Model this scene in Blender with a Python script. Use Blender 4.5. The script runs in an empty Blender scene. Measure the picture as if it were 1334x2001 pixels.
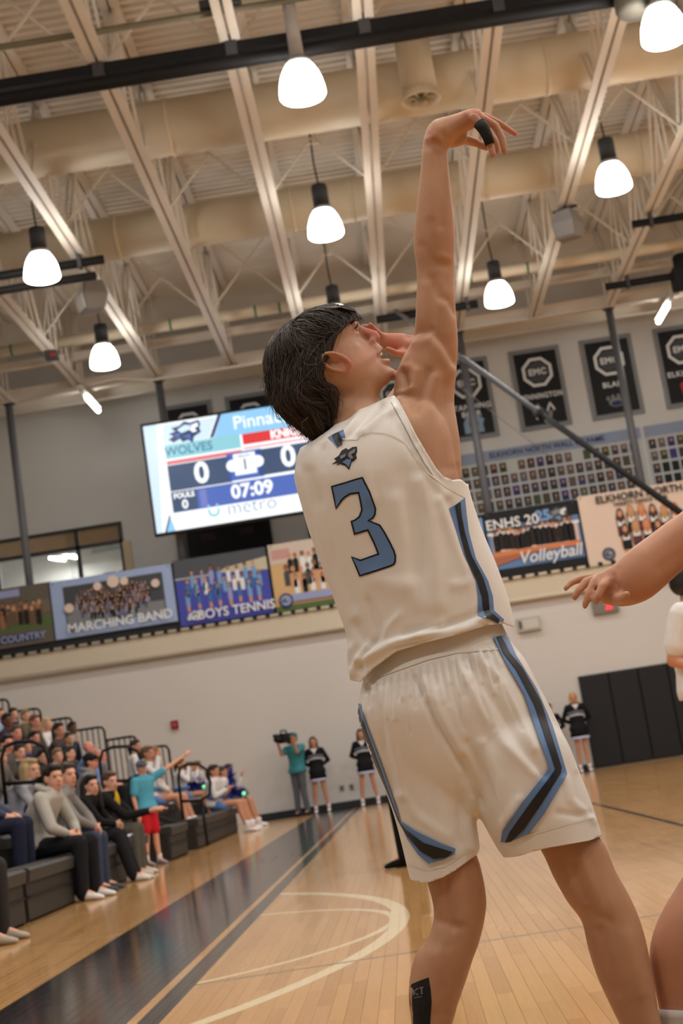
import bpy, bmesh, math, random
import numpy as np
from mathutils import Vector, Matrix
from mathutils.bvhtree import BVHTree
from mathutils.geometry import delaunay_2d_cdt
random.seed(4); RNG = np.random.default_rng(7)
SC = bpy.context.scene
COL = SC.collection

# ------------------------------------------------------------------ camera
F_PX, CX, CY = 2900.0, 667.0, 1000.5          # focal length and centre in pixels of a 1334x2001 frame
CAM = np.array([0.0, 0.0, 0.82])
def unit(v):
    v = np.array(v, float); return v / np.linalg.norm(v)
_dY = unit(((795 - CX) / F_PX, (1480 - CY) / F_PX, 1))
_dX = unit((1, -0.157, -(_dY[0] - 0.157 * _dY[1]) / _dY[2]))
_dZ = np.cross(_dX, _dY)
RM = np.column_stack([_dX, _dY, _dZ])          # world -> camera (x right, y down, z forward)
cam_d = bpy.data.cameras.new('camera'); cam = bpy.data.objects.new('camera', cam_d); COL.objects.link(cam)
cam_d.sensor_fit = 'VERTICAL'; cam_d.sensor_height = 36; cam_d.sensor_width = 24
cam_d.lens = F_PX / 2001 * 36
cam_d.clip_start = 0.05; cam_d.clip_end = 200
_w = RM.T
cam.matrix_world = Matrix(((_w[0][0], -_w[0][1], -_w[0][2], CAM[0]), (_w[1][0], -_w[1][1], -_w[1][2], CAM[1]),
                           (_w[2][0], -_w[2][1], -_w[2][2], CAM[2]), (0, 0, 0, 1)))
cam_d.dof.use_dof = True; cam_d.dof.focus_distance = 3.05; cam_d.dof.aperture_fstop = 6.8
SC.camera = cam

# ------------------------------------------------------------------ light and exposure
SC.view_settings.view_transform = 'Standard'; SC.view_settings.look = 'None'
SC.view_settings.gamma = 1; SC.view_settings.use_curve_mapping = False
SC.view_settings.exposure = 0.0
W = bpy.data.worlds.new('hall_ambient'); SC.world = W; W.use_nodes = True
W.node_tree.nodes['Background'].inputs[0].default_value = (1.0, 0.93, 0.85, 1)
W.node_tree.nodes['Background'].inputs[1].default_value = 0.10
LAMP_W = 76.0          # watts of each pendant lamp
LAMP_GLOW = 19.5        # emission of its glass shade
LAMP_COL = (1.0, 0.97, 0.92)

# ------------------------------------------------------------------ helpers: pixels to points at a chosen depth
def ray(px, py): return RM.T @ np.array([(px - CX) / F_PX, (py - CY) / F_PX, 1.0])
def atY(px, py, Y): d = ray(px, py); return CAM + d * (Y / d[1])
def atZ(px, py, z): d = ray(px, py); return CAM + d * ((z - CAM[2]) / d[2])
def atX(px, py, x): d = ray(px, py); return CAM + d * (x / d[0])
def proj(P):
    q = (np.asarray(P) - CAM) @ RM.T
    return np.stack([CX + F_PX * q[:, 0] / q[:, 2], CY + F_PX * q[:, 1] / q[:, 2]], 1)

# ------------------------------------------------------------------ helpers: objects
def tag(o, label=None, cat=None, group=None, kind=None):
    if label: o['label'] = label
    if cat: o['category'] = cat
    if group: o['group'] = group
    if kind: o['kind'] = kind
    return o
def empty(name, loc=(0, 0, 0), rz=0):
    o = bpy.data.objects.new(name, None); COL.objects.link(o)
    o.location = loc; o.rotation_euler = (0, 0, rz); o.empty_display_size = 0.1
    return o
def mesh_obj(name, me, parent=None):
    o = bpy.data.objects.new(name, me); COL.objects.link(o)
    if parent is not None: o.parent = parent
    return o
def kids(o): return [c for c in bpy.data.objects if c.parent == o]
class MB:
    """collects shapes into one mesh"""
    def __init__(s): s.v = []; s.f = []; s.m = []; s.n = 0; s.mats = []
    def mat(s, m):
        if m not in s.mats: s.mats.append(m)
        return s.mats.index(m)
    def add(s, V, Fc, m=None):
        k = s.mat(m) if m is not None else 0
        b = s.n
        for p in V: s.v.append((float(p[0]), float(p[1]), float(p[2])))
        for q in Fc: s.f.append(tuple(i + b for i in q)); s.m.append(k)
        s.n += len(V)
    def box(s, a, b, m=None):
        x0, y0, z0 = a; x1, y1, z1 = b
        s.add([(x0, y0, z0), (x1, y0, z0), (x1, y1, z0), (x0, y1, z0), (x0, y0, z1), (x1, y0, z1), (x1, y1, z1), (x0, y1, z1)],
              [(0, 3, 2, 1), (4, 5, 6, 7), (0, 1, 5, 4), (1, 2, 6, 5), (2, 3, 7, 6), (3, 0, 4, 7)], m)
    def obox(s, p0, p1, w, h, m=None, up=(0, 0, 1)):
        p0 = np.array(p0, float); p1 = np.array(p1, float); d = unit(p1 - p0); u = np.array(up, float)
        if abs(d @ u) > .98: u = np.array((0, 1., 0))
        a = unit(np.cross(d, u)); c = np.cross(a, d)
        V = [p + a * sx * w / 2 + c * sz * h / 2 for p in (p0, p1) for sx, sz in ((-1, -1), (1, -1), (1, 1), (-1, 1))]
        s.add(V, [(0, 1, 2, 3), (7, 6, 5, 4), (0, 4, 5, 1), (1, 5, 6, 2), (2, 6, 7, 3), (3, 7, 4, 0)], m)
    def rings(s, R, m=None, cap=True, closed=True):
        n = len(R[0]); V = [p for r in R for p in r]; Fc = []
        for i in range(len(R) - 1):
            for j in range(n if closed else n - 1):
                k = (j + 1) % n
                Fc.append((i * n + j, i * n + k, (i + 1) * n + k, (i + 1) * n + j))
        if cap: Fc.append(tuple(range(n - 1, -1, -1))); Fc.append(tuple((len(R) - 1) * n + j for j in range(n)))
        s.add(V, Fc, m)
    def tube(s, path, r, seg=8, m=None, cap=True):
        P = [np.array(p, float) for p in path]; rr = r if hasattr(r, '__len__') else [r] * len(P)
        R = []; u = None
        for i, p in enumerate(P):
            d = unit(P[min(i + 1, len(P) - 1)] - P[max(i - 1, 0)])
            if u is None:
                u = np.array((0, 0, 1.)) if abs(d[2]) < .9 else np.array((1., 0, 0))
            a = unit(np.cross(d, u)); u = unit(np.cross(a, d))
            R.append([p + (a * math.cos(t) + u * math.sin(t)) * rr[i] for t in np.linspace(0, 2 * math.pi, seg, endpoint=False)])
        s.rings(R, m, cap)
    def caps(s, p0, p1, r0, r1, seg=10, m=None):
        p0 = np.array(p0, float); p1 = np.array(p1, float); d = p1 - p0; L = np.linalg.norm(d)
        d = d / L if L > 1e-6 else np.array((0, 0, 1.))
        path = []; rr = []
        for a in (-1.35, -.8, 0): path.append(p0 + d * r0 * math.sin(a)); rr.append(r0 * math.cos(a))
        for t in (.33, .67): path.append(p0 + d * L * t); rr.append(r0 + (r1 - r0) * t)
        for a in (0, .8, 1.35): path.append(p1 + d * r1 * math.sin(a)); rr.append(r1 * math.cos(a))
        s.tube(path, rr, seg, m)
    def ell(s, c, rad, B=None, seg=14, m=None):
        c = np.array(c, float); B = np.eye(3) if B is None else np.array(B, float); R = []
        nr = max(6, seg // 2 + 1)
        for i in range(nr):
            a = -math.pi / 2 + math.pi * (i + .35) / (nr - .3)
            R.append([c + B.T @ np.array((rad[0] * math.cos(a) * math.cos(t), rad[1] * math.cos(a) * math.sin(t), rad[2] * math.sin(a)))
                      for t in np.linspace(0, 2 * math.pi, seg, endpoint=False)])
        s.rings(R, m)
    def lathe(s, prof, c=(0, 0, 0), seg=24, m=None, cap=True):
        c = np.array(c, float)
        s.rings([[c + np.array((r * math.cos(t), r * math.sin(t), z)) for t in np.linspace(0, 2 * math.pi, seg, endpoint=False)] for r, z in prof], m, cap)
    def build(s, name, m=None, parent=None, smooth=False):
        me = bpy.data.meshes.new(name); me.from_pydata(s.v, [], s.f)
        if s.mats:
            for q in s.mats: me.materials.append(q)
            me.polygons.foreach_set('material_index', s.m)
        elif m is not None: me.materials.append(m)
        if smooth: me.polygons.foreach_set('use_smooth', [True] * len(me.polygons))
        me.update()
        return mesh_obj(name, me, parent)
def add_remesh(o, vox, it=4, fac=.5):
    m = o.modifiers.new('join', 'REMESH'); m.mode = 'VOXEL'; m.voxel_size = vox; m.use_smooth_shade = True
    if it: q = o.modifiers.new('soften', 'SMOOTH'); q.factor = fac; q.iterations = it
    return o
def applied(o):
    dg = bpy.context.evaluated_depsgraph_get()
    me = bpy.data.meshes.new_from_object(o.evaluated_get(dg))
    n = len(me.vertices); V = np.empty(n * 3); me.vertices.foreach_get('co', V)
    N = np.empty(n * 3); me.vertices.foreach_get('normal', N)
    Fc = [tuple(p.vertices) for p in me.polygons]
    bpy.data.meshes.remove(me)
    return V.reshape(-1, 3), N.reshape(-1, 3), Fc
def from_arrays(name, V, Fc, m, parent=None, smooth=True):
    me = bpy.data.meshes.new(name); me.from_pydata([tuple(map(float, v)) for v in V], [], [tuple(map(int, q)) for q in Fc])
    if m is not None: me.materials.append(m)
    if smooth: me.polygons.foreach_set('use_smooth', [True] * len(me.polygons))
    me.update()
    return mesh_obj(name, me, parent)
def text_obj(body, size, m, c, parent, name='lettering', bold=0.0, sx=1.0, extrude=0.002, rot=0.0, shear=0.0, spacing=1.0):
    """flat lettering in the XZ plane, facing the court (-Y), centred on c"""
    cu = bpy.data.curves.new('lettering', 'FONT'); cu.body = body; cu.size = size; cu.align_x = 'CENTER'; cu.align_y = 'CENTER'
    cu.offset = bold; cu.extrude = extrude; cu.resolution_u = 3; cu.shear = shear; cu.space_character = spacing
    t = bpy.data.objects.new('tmp', cu)
    me = bpy.data.meshes.new_from_object(t); bpy.data.objects.remove(t); bpy.data.curves.remove(cu)
    me.transform(Matrix.Translation(c) @ Matrix.Rotation(rot, 4, 'Y') @ Matrix.Rotation(math.pi / 2, 4, 'X') @ Matrix.Scale(sx, 4, (1, 0, 0)))
    me.materials.clear(); me.materials.append(m)
    return mesh_obj(name, me, parent)

# ------------------------------------------------------------------ materials
MATS = {}
def mat(name, col, rough=.6, spec=.4, metal=0., noise=0., nscale=8., bump=0., bscale=40., emit=None, estr=0., sheen=0., coat=0., sss=0., stretch=None):
    if name in MATS: return MATS[name]
    m = bpy.data.materials.new(name); m.use_nodes = True; nt = m.node_tree; b = nt.nodes['Principled BSDF']
    b.inputs['Base Color'].default_value = (*col, 1); b.inputs['Roughness'].default_value = rough
    b.inputs['Specular IOR Level'].default_value = spec; b.inputs['Metallic'].default_value = metal
    if sheen: b.inputs['Sheen Weight'].default_value = sheen
    if coat: b.inputs['Coat Weight'].default_value = coat; b.inputs['Coat Roughness'].default_value = .1
    if sss:
        b.inputs['Subsurface Weight'].default_value = sss; b.inputs['Subsurface Radius'].default_value = (.012, .005, .003)
        b.inputs['Subsurface Scale'].default_value = 1.0
    if emit is not None: b.inputs['Emission Color'].default_value = (*emit, 1); b.inputs['Emission Strength'].default_value = estr
    if noise or bump:
        tc = nt.nodes.new('ShaderNodeTexCoord'); src = tc.outputs['Object']
        if stretch:
            mp = nt.nodes.new('ShaderNodeMapping'); mp.inputs['Scale'].default_value = stretch
            nt.links.new(src, mp.inputs[0]); src = mp.outputs[0]
    if noise:
        nz = nt.nodes.new('ShaderNodeTexNoise'); nz.inputs['Scale'].default_value = nscale; nz.inputs['Detail'].default_value = 4
        nt.links.new(src, nz.inputs['Vector'])
        mx = nt.nodes.new('ShaderNodeMix'); mx.data_type = 'RGBA'
        mx.inputs['A'].default_value = (*[max(0, c * (1 - noise)) for c in col], 1); mx.inputs['B'].default_value = (*[min(1, c * (1 + noise)) for c in col], 1)
        nt.links.new(nz.outputs['Fac'], mx.inputs['Factor']); nt.links.new(mx.outputs['Result'], b.inputs['Base Color'])
    if bump:
        n2 = nt.nodes.new('ShaderNodeTexNoise'); n2.inputs['Scale'].default_value = bscale; n2.inputs['Detail'].default_value = 3
        nt.links.new(src, n2.inputs['Vector'])
        bp = nt.nodes.new('ShaderNodeBump'); bp.inputs['Strength'].default_value = bump; bp.inputs['Distance'].default_value = .01
        nt.links.new(n2.outputs['Fac'], bp.inputs['Height']); nt.links.new(bp.outputs['Normal'], b.inputs['Normal'])
    MATS[name] = m; return m
def srgb(r, g, b):
    f = lambda c: (c / 255 / 12.92) if c / 255 <= .04045 else ((c / 255 + .055) / 1.055) ** 2.4
    return (f(r), f(g), f(b))

def block_wall_mat(name, col):
    """painted concrete block: faint joints in relief"""
    m = mat(name, col, rough=.62, spec=.3, noise=.05, nscale=.6); nt = m.node_tree; b = nt.nodes['Principled BSDF']
    tc = nt.nodes.new('ShaderNodeTexCoord'); mp = nt.nodes.new('ShaderNodeMapping'); mp.inputs['Rotation'].default_value = (math.pi / 2, 0, 0)
    br = nt.nodes.new('ShaderNodeTexBrick'); br.inputs['Scale'].default_value = 1; br.inputs['Brick Width'].default_value = .41; br.inputs['Row Height'].default_value = .205
    br.inputs['Mortar Size'].default_value = .006; br.inputs['Mortar Smooth'].default_value = .5
    nt.links.new(tc.outputs['Object'], mp.inputs[0]); nt.links.new(mp.outputs[0], br.inputs['Vector'])
    bp = nt.nodes.new('ShaderNodeBump'); bp.inputs['Strength'].default_value = .5; bp.inputs['Distance'].default_value = .006; bp.invert = True
    nt.links.new(br.outputs['Fac'], bp.inputs['Height']); nt.links.new(bp.outputs['Normal'], b.inputs['Normal'])
    return m

def floor_mat(name, planked):
    """maple court: plank colour varies plank by plank; the painted lines and the dark border are laid out in metres on the floor"""
    m = bpy.data.materials.new(name); m.use_nodes = True; nt = m.node_tree; N = nt.nodes; L = nt.links; b = N['Principled BSDF']
    b.inputs['Roughness'].default_value = .11; b.inputs['Specular IOR Level'].default_value = .5
    geo = N.new('ShaderNodeNewGeometry'); sep = N.new('ShaderNodeSeparateXYZ'); L.new(geo.outputs['Position'], sep.inputs[0])
    def math_(op, a, c=None, d=None):
        n = N.new('ShaderNodeMath'); n.operation = op
        for i, q in enumerate((a, c, d)):
            if q is None: continue
            if isinstance(q, (int, float)): n.inputs[i].default_value = q
            else: L.new(q, n.inputs[i])
        return n.outputs[0]
    X, Y = sep.outputs[0], sep.outputs[1]
    mp = N.new('ShaderNodeMapping'); mp.inputs['Scale'].default_value = (30, 1.2, 1); L.new(geo.outputs['Position'], mp.inputs[0])
    nz = N.new('ShaderNodeTexNoise'); nz.inputs['Scale'].default_value = 2.2; nz.inputs['Detail'].default_value = 6; nz.inputs['Roughness'].default_value = .6
    L.new(mp.outputs[0], nz.inputs['Vector'])
    if planked:
        oi = N.new('ShaderNodeObjectInfo')
        rnd = math_('FRACT', math_('ADD', oi.outputs['Random'], geo.outputs['Random Per Island']))
    else:
        ix = math_('FLOOR', math_('DIVIDE', X, .057)); wn = N.new('ShaderNodeTexWhiteNoise'); wn.noise_dimensions = '2D'
        iy = math_('FLOOR', math_('ADD', math_('DIVIDE', Y, 1.1), math_('MULTIPLY', math_('FRACT', math_('MULTIPLY', ix, .377)), 1.0)))
        cm = N.new('ShaderNodeCombineXYZ'); L.new(ix, cm.inputs[0]); L.new(iy, cm.inputs[1]); L.new(cm.outputs[0], wn.inputs[0]); rnd = wn.outputs[0]
    fac = math_('ADD', math_('MULTIPLY', rnd, .5), math_('MULTIPLY', nz.outputs['Fac'], .5))
    cr = N.new('ShaderNodeValToRGB'); e = cr.color_ramp.elements
    e[0].position = .1; e[0].color = (*srgb(182, 136, 84), 1); e[1].position = .95; e[1].color = (*srgb(212, 166, 110), 1)
    q = cr.color_ramp.elements.new(.5); q.color = (*srgb(198, 151, 96), 1)
    L.new(fac, cr.inputs[0]); col = cr.outputs[0]
    def paint(mask, c):
        nonlocal col
        mx = N.new('ShaderNodeMix'); mx.data_type = 'RGBA'; L.new(mask, mx.inputs['Factor']); L.new(col, mx.inputs['A']); mx.inputs['B'].default_value = (*c, 1)
        col = mx.outputs['Result']
    def band(v, lo, hi): return math_('MULTIPLY', math_('GREATER_THAN', v, lo), math_('LESS_THAN', v, hi))
    def circ(cx, cy, r, w):
        d = math_('SQRT', math_('ADD', math_('POWER', math_('SUBTRACT', X, cx), 2.0), math_('POWER', math_('SUBTRACT', Y, cy), 2.0)))
        return math_('MULTIPLY', band(d, r - w / 2, r + w / 2), math_('GREATER_THAN', X, -1.05))
    cream = srgb(232, 214, 176)
    paint(circ(-5.10, 8.12, 4.94, .085), cream); paint(circ(-1.80, 8.08, 1.60, .05), cream)
    paint(math_('MULTIPLY', band(Y, 6.60, 6.635), math_('MULTIPLY', band(X, -1.08, 3.0), 1.0)), srgb(120, 105, 84))
    paint(math_('MULTIPLY', band(X, 1.97, 2.02), band(Y, 9, 18)), srgb(40, 40, 40))
    paint(math_('MULTIPLY', band(Y, 11.95, 12.01), band(X, -3.2, -1.94)), srgb(214, 178, 128))
    paint(math_('MULTIPLY', band(Y, 9.62, 9.68), band(X, -4.2, -1.94)), srgb(214, 178, 128))
    black = srgb(26, 26, 28)
    paint(band(X, -1.95, -1.20), black); paint(band(X, -1.155, -1.055), black)
    paint(math_('MULTIPLY', band(Y, 29.9, 31.2), band(X, -3.2, 3.7)), black)  # black baseline band, with the dark reflection along the far wall painted in
    L.new(col, b.inputs['Base Color'])
    rr = math_('ADD', .07, math_('MULTIPLY', nz.outputs['Fac'], .09)); L.new(rr, b.inputs['Roughness'])
    n3 = N.new('ShaderNodeTexNoise'); n3.inputs['Scale'].default_value = 1.6; L.new(geo.outputs['Position'], n3.inputs['Vector'])
    bp = N.new('ShaderNodeBump'); bp.inputs['Strength'].default_value = .06; bp.inputs['Distance'].default_value = .02; L.new(n3.outputs['Fac'], bp.inputs['Height'])
    L.new(bp.outputs['Normal'], b.inputs['Normal'])
    return m

CREAM = mat('cream_steel', srgb(222, 214, 203), .55, .4, noise=.06, nscale=2)
DECK = mat('deck_paint', srgb(224, 217, 206), .6, .3, noise=.05, nscale=1)
DUCT = mat('duct_paint', srgb(222, 209, 184), .5, .35, noise=.05, nscale=1.5, bump=.1, bscale=3)
BLACK = mat('black_steel', (.010, .010, .011), .6, .25, noise=.3, nscale=9)
DKGREY = mat('dark_grey_steel', srgb(62, 62, 66), .5, .5, noise=.1)
COLUMN = mat('column_grey', srgb(96, 98, 104), .5, .4, noise=.08, nscale=2)
WHITEP = mat('white_plastic', srgb(205, 202, 196), .5, .4, noise=.04)
GLOW = mat('lamp_glass', (1, .97, .9), .4, .3, emit=(1, .96, .89), estr=LAMP_GLOW)
TUBE = mat('tube_glass', (1, 1, .95), .4, .3, emit=(1, .98, .88), estr=26)
WALL_LOW = block_wall_mat('block_wall_beige', srgb(207, 202, 198))
WALL_UP = mat('upper_wall_grey', srgb(204, 203, 201), .7, .2, noise=.04, nscale=.8)
LEDGE = mat('ledge_beige', srgb(204, 192, 172), .55, .3, noise=.05, nscale=1.4)
FLOORP = floor_mat('court_planks', True); FLOORF = floor_mat('court_far', False)
try: SC.cycles.use_denoising = True
except Exception: pass
# ------------------------------------------------------------------ the hall: floor
D = 31.0; DU = 33.5                       # front of the balcony, wall behind the balcony
XL, XR, YB = -9.6, 20.0, -9.0
def struct(name, mb, m, parent=None, smooth=False):
    o = mb.build(name, m, parent, smooth)
    if parent is None: o['kind'] = 'structure'
    return o
PX0, PX1, PY0, PY1 = -6.27, 5.7, 3.0, 15.5
mb = MB()
for a, b in (((XL, YB, -.05), (XR, PY0, 0)), ((XL, PY1, -.05), (XR, D + .3, -.002)), ((XL, PY0, -.05), (PX0, PY1, 0)), ((PX1, PY0, -.05), (XR, PY1, 0))): mb.box(a, b)
mb.box((PX0, PY0, -.06), (PX1, PY1, -.012)); mb.box((PX0, PY1 - 1.4, -.05), (PX1, PY1 + .1, -.002))
floor = struct('floor', mb, FLOORF)
lens = [.62, .78, .95, 1.12, 1.3]; PW = .057
pl_me = []
for Ln in lens:
    q = MB(); w = PW / 2 - .0003; h = .012; e = .0006
    q.add([(-w, .0006, -h), (w, .0006, -h), (w, Ln - .0006, -h), (-w, Ln - .0006, -h), (-w, .0006, -e), (w, .0006, -e), (w, Ln - .0006, -e), (-w, Ln - .0006, -e),
           (-w + e, .0006 + e, 0), (w - e, .0006 + e, 0), (w - e, Ln - .0006 - e, 0), (-w + e, Ln - .0006 - e, 0)],
          [(0, 1, 5, 4), (1, 2, 6, 5), (2, 3, 7, 6), (3, 0, 4, 7), (4, 5, 9, 8), (5, 6, 10, 9), (6, 7, 11, 10), (7, 4, 8, 11), (8, 9, 10, 11)])
    o = q.build('plank', FLOORP); pl_me.append(o.data); bpy.data.objects.remove(o)
cand = []
for i in range(int((PX1 - PX0) / PW)):
    x = PX0 + (i + .5) * PW; y = PY0 - RNG.random() * .6
    while y < PY1:
        k = int(RNG.integers(0, 5)); cand.append((x, y, k)); y += lens[k]
inview = lambda c: 0 <= proj([(c[0], c[1] + .5, 0)])[0][0] <= 1334 and proj([(c[0], c[1] + .5, 0)])[0][1] < 2030
vis = sorted([c for c in cand if inview(c)], key=lambda c: c[1])
near = set(vis[:295]); far_planks = MB()
for c in cand:
    if c in near:
        o = mesh_obj('plank', pl_me[c[2]], floor); o.location = (c[0], c[1], 0)
    elif c[1] > 2.0:
        me = pl_me[c[2]]
        far_planks.add([(v.co.x + c[0], v.co.y + c[1], v.co.z) for v in me.vertices], [tuple(p.vertices) for p in me.polygons][4:])
o = far_planks.build('plank_field', FLOORP, floor); o['kind'] = 'stuff'

# ------------------------------------------------------------------ walls, balcony, ceiling
mb = MB(); mb.box((XL, D, 0), (XR, D + .3, 4.0)); struct('wall_far', mb, WALL_LOW)
mb = MB(); mb.box((XL, DU, 4.0), (-8.62, DU + .3, 11.6)); mb.box((-5.70, DU, 4.0), (XR, DU + .3, 11.6)); mb.box((-8.62, DU, 7.08), (-5.70, DU + .3, 11.6)); mb.box((-8.62, DU, 4.0), (-5.70, DU + .3, 5.9))
struct('wall_upper', mb, WALL_UP)
mb = MB(); mb.box((XL - .3, YB, 0), (XL, DU + 3, 11.6)); struct('wall_left', mb, WALL_UP)
mb = MB(); mb.box((XR, YB, 0), (XR + .3, DU + .3, 11.6)); struct('wall_right', mb, WALL_LOW)
mb = MB(); mb.box((XL, D - .08, 3.62), (XR, D - .0, 4.16), LEDGE); mb.box((XL, D, 4.0), (XR, DU, 4.12), LEDGE)
o = struct('trim_1', mb, LEDGE)
for zc, r in ((3.66, .05), (4.13, .035)):
    q = MB(); q.tube([(XL, D - .1, zc), (XR, D - .1, zc)], r, 10); q.build('moulding', LEDGE, o, True)
mb = MB(); mb.box((-3.2, D - .025, 0), (3.72, D, .13)); struct('baseboard_far', mb, mat('base_rubber', (.02, .02, .022), .5))
# corrugated roof deck, ribs across the hall
q = MB(); y = YB; R = []
prof = []
while y < DU:
    prof += [(y, 11.40), (y + .085, 11.40), (y + .105, 11.47), (y + .18, 11.47), (y + .2, 11.40)]; y += .2
q.add([(XL, a, b) for a, b in prof] + [(XR, a, b) for a, b in prof], [(i, i + 1, len(prof) + i + 1, len(prof) + i) for i in range(len(prof) - 1)])
q.box((XL, YB, 11.6), (XR, DU, 11.7))
ceiling = struct('ceiling', q, DECK)

# ------------------------------------------------------------------ roof joists, bridging, beams
ORD = ['first', 'second', 'third', 'fourth', 'fifth', 'sixth', 'seventh', 'eighth', 'ninth', 'tenth', 'eleventh', 'twelfth', 'thirteenth']
JX = [-4.04 + 1.635 * i for i in range(-3, 10)]
ZC, ZT = 9.61, 11.30
mb_ch = MB()
Y0j, Y1j = 9.0, 31.0
for s in (-1, 1): mb_ch.box((s * .07 - .055, Y0j, ZC), (s * .07 + .055, Y1j, ZC + .018)); mb_ch.box((s * .02 - .006, Y0j, ZC), (s * .02 + .006, Y1j, ZC + .11))
ch = mb_ch.build('bottom_chord', CREAM); me_ch = ch.data; bpy.data.objects.remove(ch)
mb_t = MB()
for s in (-1, 1): mb_t.box((s * .075 - .06, Y0j, ZT), (s * .075 + .06, Y1j, ZT + .09))
tc_ = mb_t.build('top_chord', CREAM); me_t = tc_.data; bpy.data.objects.remove(tc_)
def webm(a, b):
    q = MB(); q.obox((0, 0, 0), (0, b, a), .05, .035, up=(1, 0, 0)); o = q.build('web', CREAM); me = o.data; bpy.data.objects.remove(o); return me
PAN = 2.44
w_v = webm(ZT - ZC - .05, 0.0001); w_d = webm(ZT - ZC - .05, PAN / 2); w_e = webm(ZT - ZC - .05, -PAN / 2)
for n, x in enumerate(JX):
    t = tag(empty('roof_joist', (x, 0, 0)), None, 'joist', 'open web roof joists')
    side = ('fourth' if abs(n - 5) == 3 else '') 
    mesh_obj('bottom_chord', me_ch, t); mesh_obj('top_chord', me_t, t)
    y = Y1j - .2
    while y > Y0j + PAN:
        for dx in (-.045, .045):
            for me, yy in ((w_v, y), (w_d, y - PAN / 2), (w_e, y - PAN / 2)):
                o = mesh_obj('web', me, t); o.location = (dx, yy, ZC + .05)
            if dx < 0: continue
        y -= PAN
    t['label'] = 'cream steel open web roof joist, %s from the left' % ORD[n]
# bridging crosses between the joists
for ri, by in enumerate((12.0, 16.95, 21.85, 27.1)):
    for i in range(len(JX) - 1):
        t = tag(empty('cross_bracing', (JX[i], by, 0)), 'crossed rods between %s and %s roof joists from left, %s row' % (ORD[i], ORD[i + 1], ('first', 'second', 'third', 'farthest')[ri]), 'bracing', 'crossed rods between the joists')
        for a, b in (((.06, 0, ZC + .06), (1.575, 0, ZT)), ((1.575, .03, ZC + .06), (.06, .03, ZT))):
            q = MB(); q.obox(a, b, .032, .032); q.build('rod', CREAM, t)
# beams along the far end
for nm, y, z0, z1, th, lab in (('eave_beam', 31.0, 9.60, 9.86, .16, 'deep cream beam on the column tops at the far end'),
                               ('edge_beam', 30.0, 10.0, 10.16, .14, 'slender cream beam crossing above the far column tops'),
                               ('rear_beam', 32.4, 9.72, 9.98, .14, 'cream beam over the balcony walkway')):
    t = tag(empty(nm, (0, y, z0)), lab, 'beam')
    q = MB(); q.box((XL, -th / 2, 0), (XR, th / 2, .03)); q.box((XL, -th / 2, z1 - z0 - .03), (XR, th / 2, z1 - z0)); q.build('flange', CREAM, t)['kind'] = 'stuff'
    q = MB(); q.box((XL, -.01, .03), (XR, .01, z1 - z0 - .03)); q.build('web', CREAM, t)
t = empty('conduit', (0, 0, 0)); tag(t, 'cream conduit with an offset bend under the far eave beam', 'pipe')
q = MB(); q.tube([(-7.0, 30.7, 9.5), (-4.9, 30.7, 9.68), (-4.6, 30.7, 9.62), (-4.2, 30.7, 9.52), (2.0, 30.7, 9.52)], .035, 8); q.build('pipe', CREAM, t, True)

# ------------------------------------------------------------------ air ducts
def duct(name, y, z, r, label, joints):
    t = tag(empty(name, (0, y, z)), label, 'duct')
    q = MB(); q.tube([(XL + .01, 0, 0), (XR - .01, 0, 0)], r, 40); q.build('shell', DUCT, t, True)
    for x in joints:
        q = MB(); q.tube([(x - .03, 0, 0), (x + .03, 0, 0)], r + .012, 40); q.build('collar', DUCT, t, True)
    return t
duct('air_duct', 20.8, 10.52, .42, 'fat cream air duct crossing the hall nearest the black curtain roll', (-7.5, -4.9, -2.05, .95, 3.6, 6.8, 9.6))
duct('air_duct', 24.8, 10.50, .38, 'second fat cream air duct crossing above the speakers', (-6.6, -3.6, -.5, .55, 2.9, 5.6, 8.9))
t = duct('sprinkler_main', 28.7, 10.02, .11, 'slim bright cream pipe with green bands crossing near the far end', ())
GREEN = mat('green_band', srgb(70, 130, 96), .5)
for x in (-6.6, -3.35, -1.62, -1.13, 2.75, 3.9):
    q = MB(); q.tube([(x - .02, 0, 0), (x + .02, 0, 0)], .118, 20); q.build('band', GREEN, t, True)
t = tag(empty('duct_drop', (1.66, 20.0, 9.93)), 'short vertical duct with a round louvred diffuser above the raised hand', 'duct')
q = MB(); q.lathe([(.25, .12), (.25, .45), (.25, .95)], seg=32); q.tube([(0, 0, .72), (0, .6, .72)], .2, 20); q.build('pipe', DUCT, t, True)
q = MB(); q.lathe([(.26, .13), (.29, .02), (.29, 0), (.265, 0), (.255, .05), (.235, .1)], seg=32, cap=False); q.build('diffuser_ring', DUCT, t, True)
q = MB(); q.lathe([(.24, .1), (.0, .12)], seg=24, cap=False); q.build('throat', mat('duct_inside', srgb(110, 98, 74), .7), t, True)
for k in range(3):
    a = k * math.pi / 3; q = MB(); q.obox((.24 * math.cos(a), .24 * math.sin(a), .05), (-.24 * math.cos(a), -.24 * math.sin(a), .05), .012, .04); q.build('vane', DUCT, t)
q = MB(); q.lathe([(.07, .02), (.09, .05), (.05, .09)], seg=16); q.build('damper', mat('damper_olive', srgb(104, 100, 72), .6), t, True)

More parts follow.
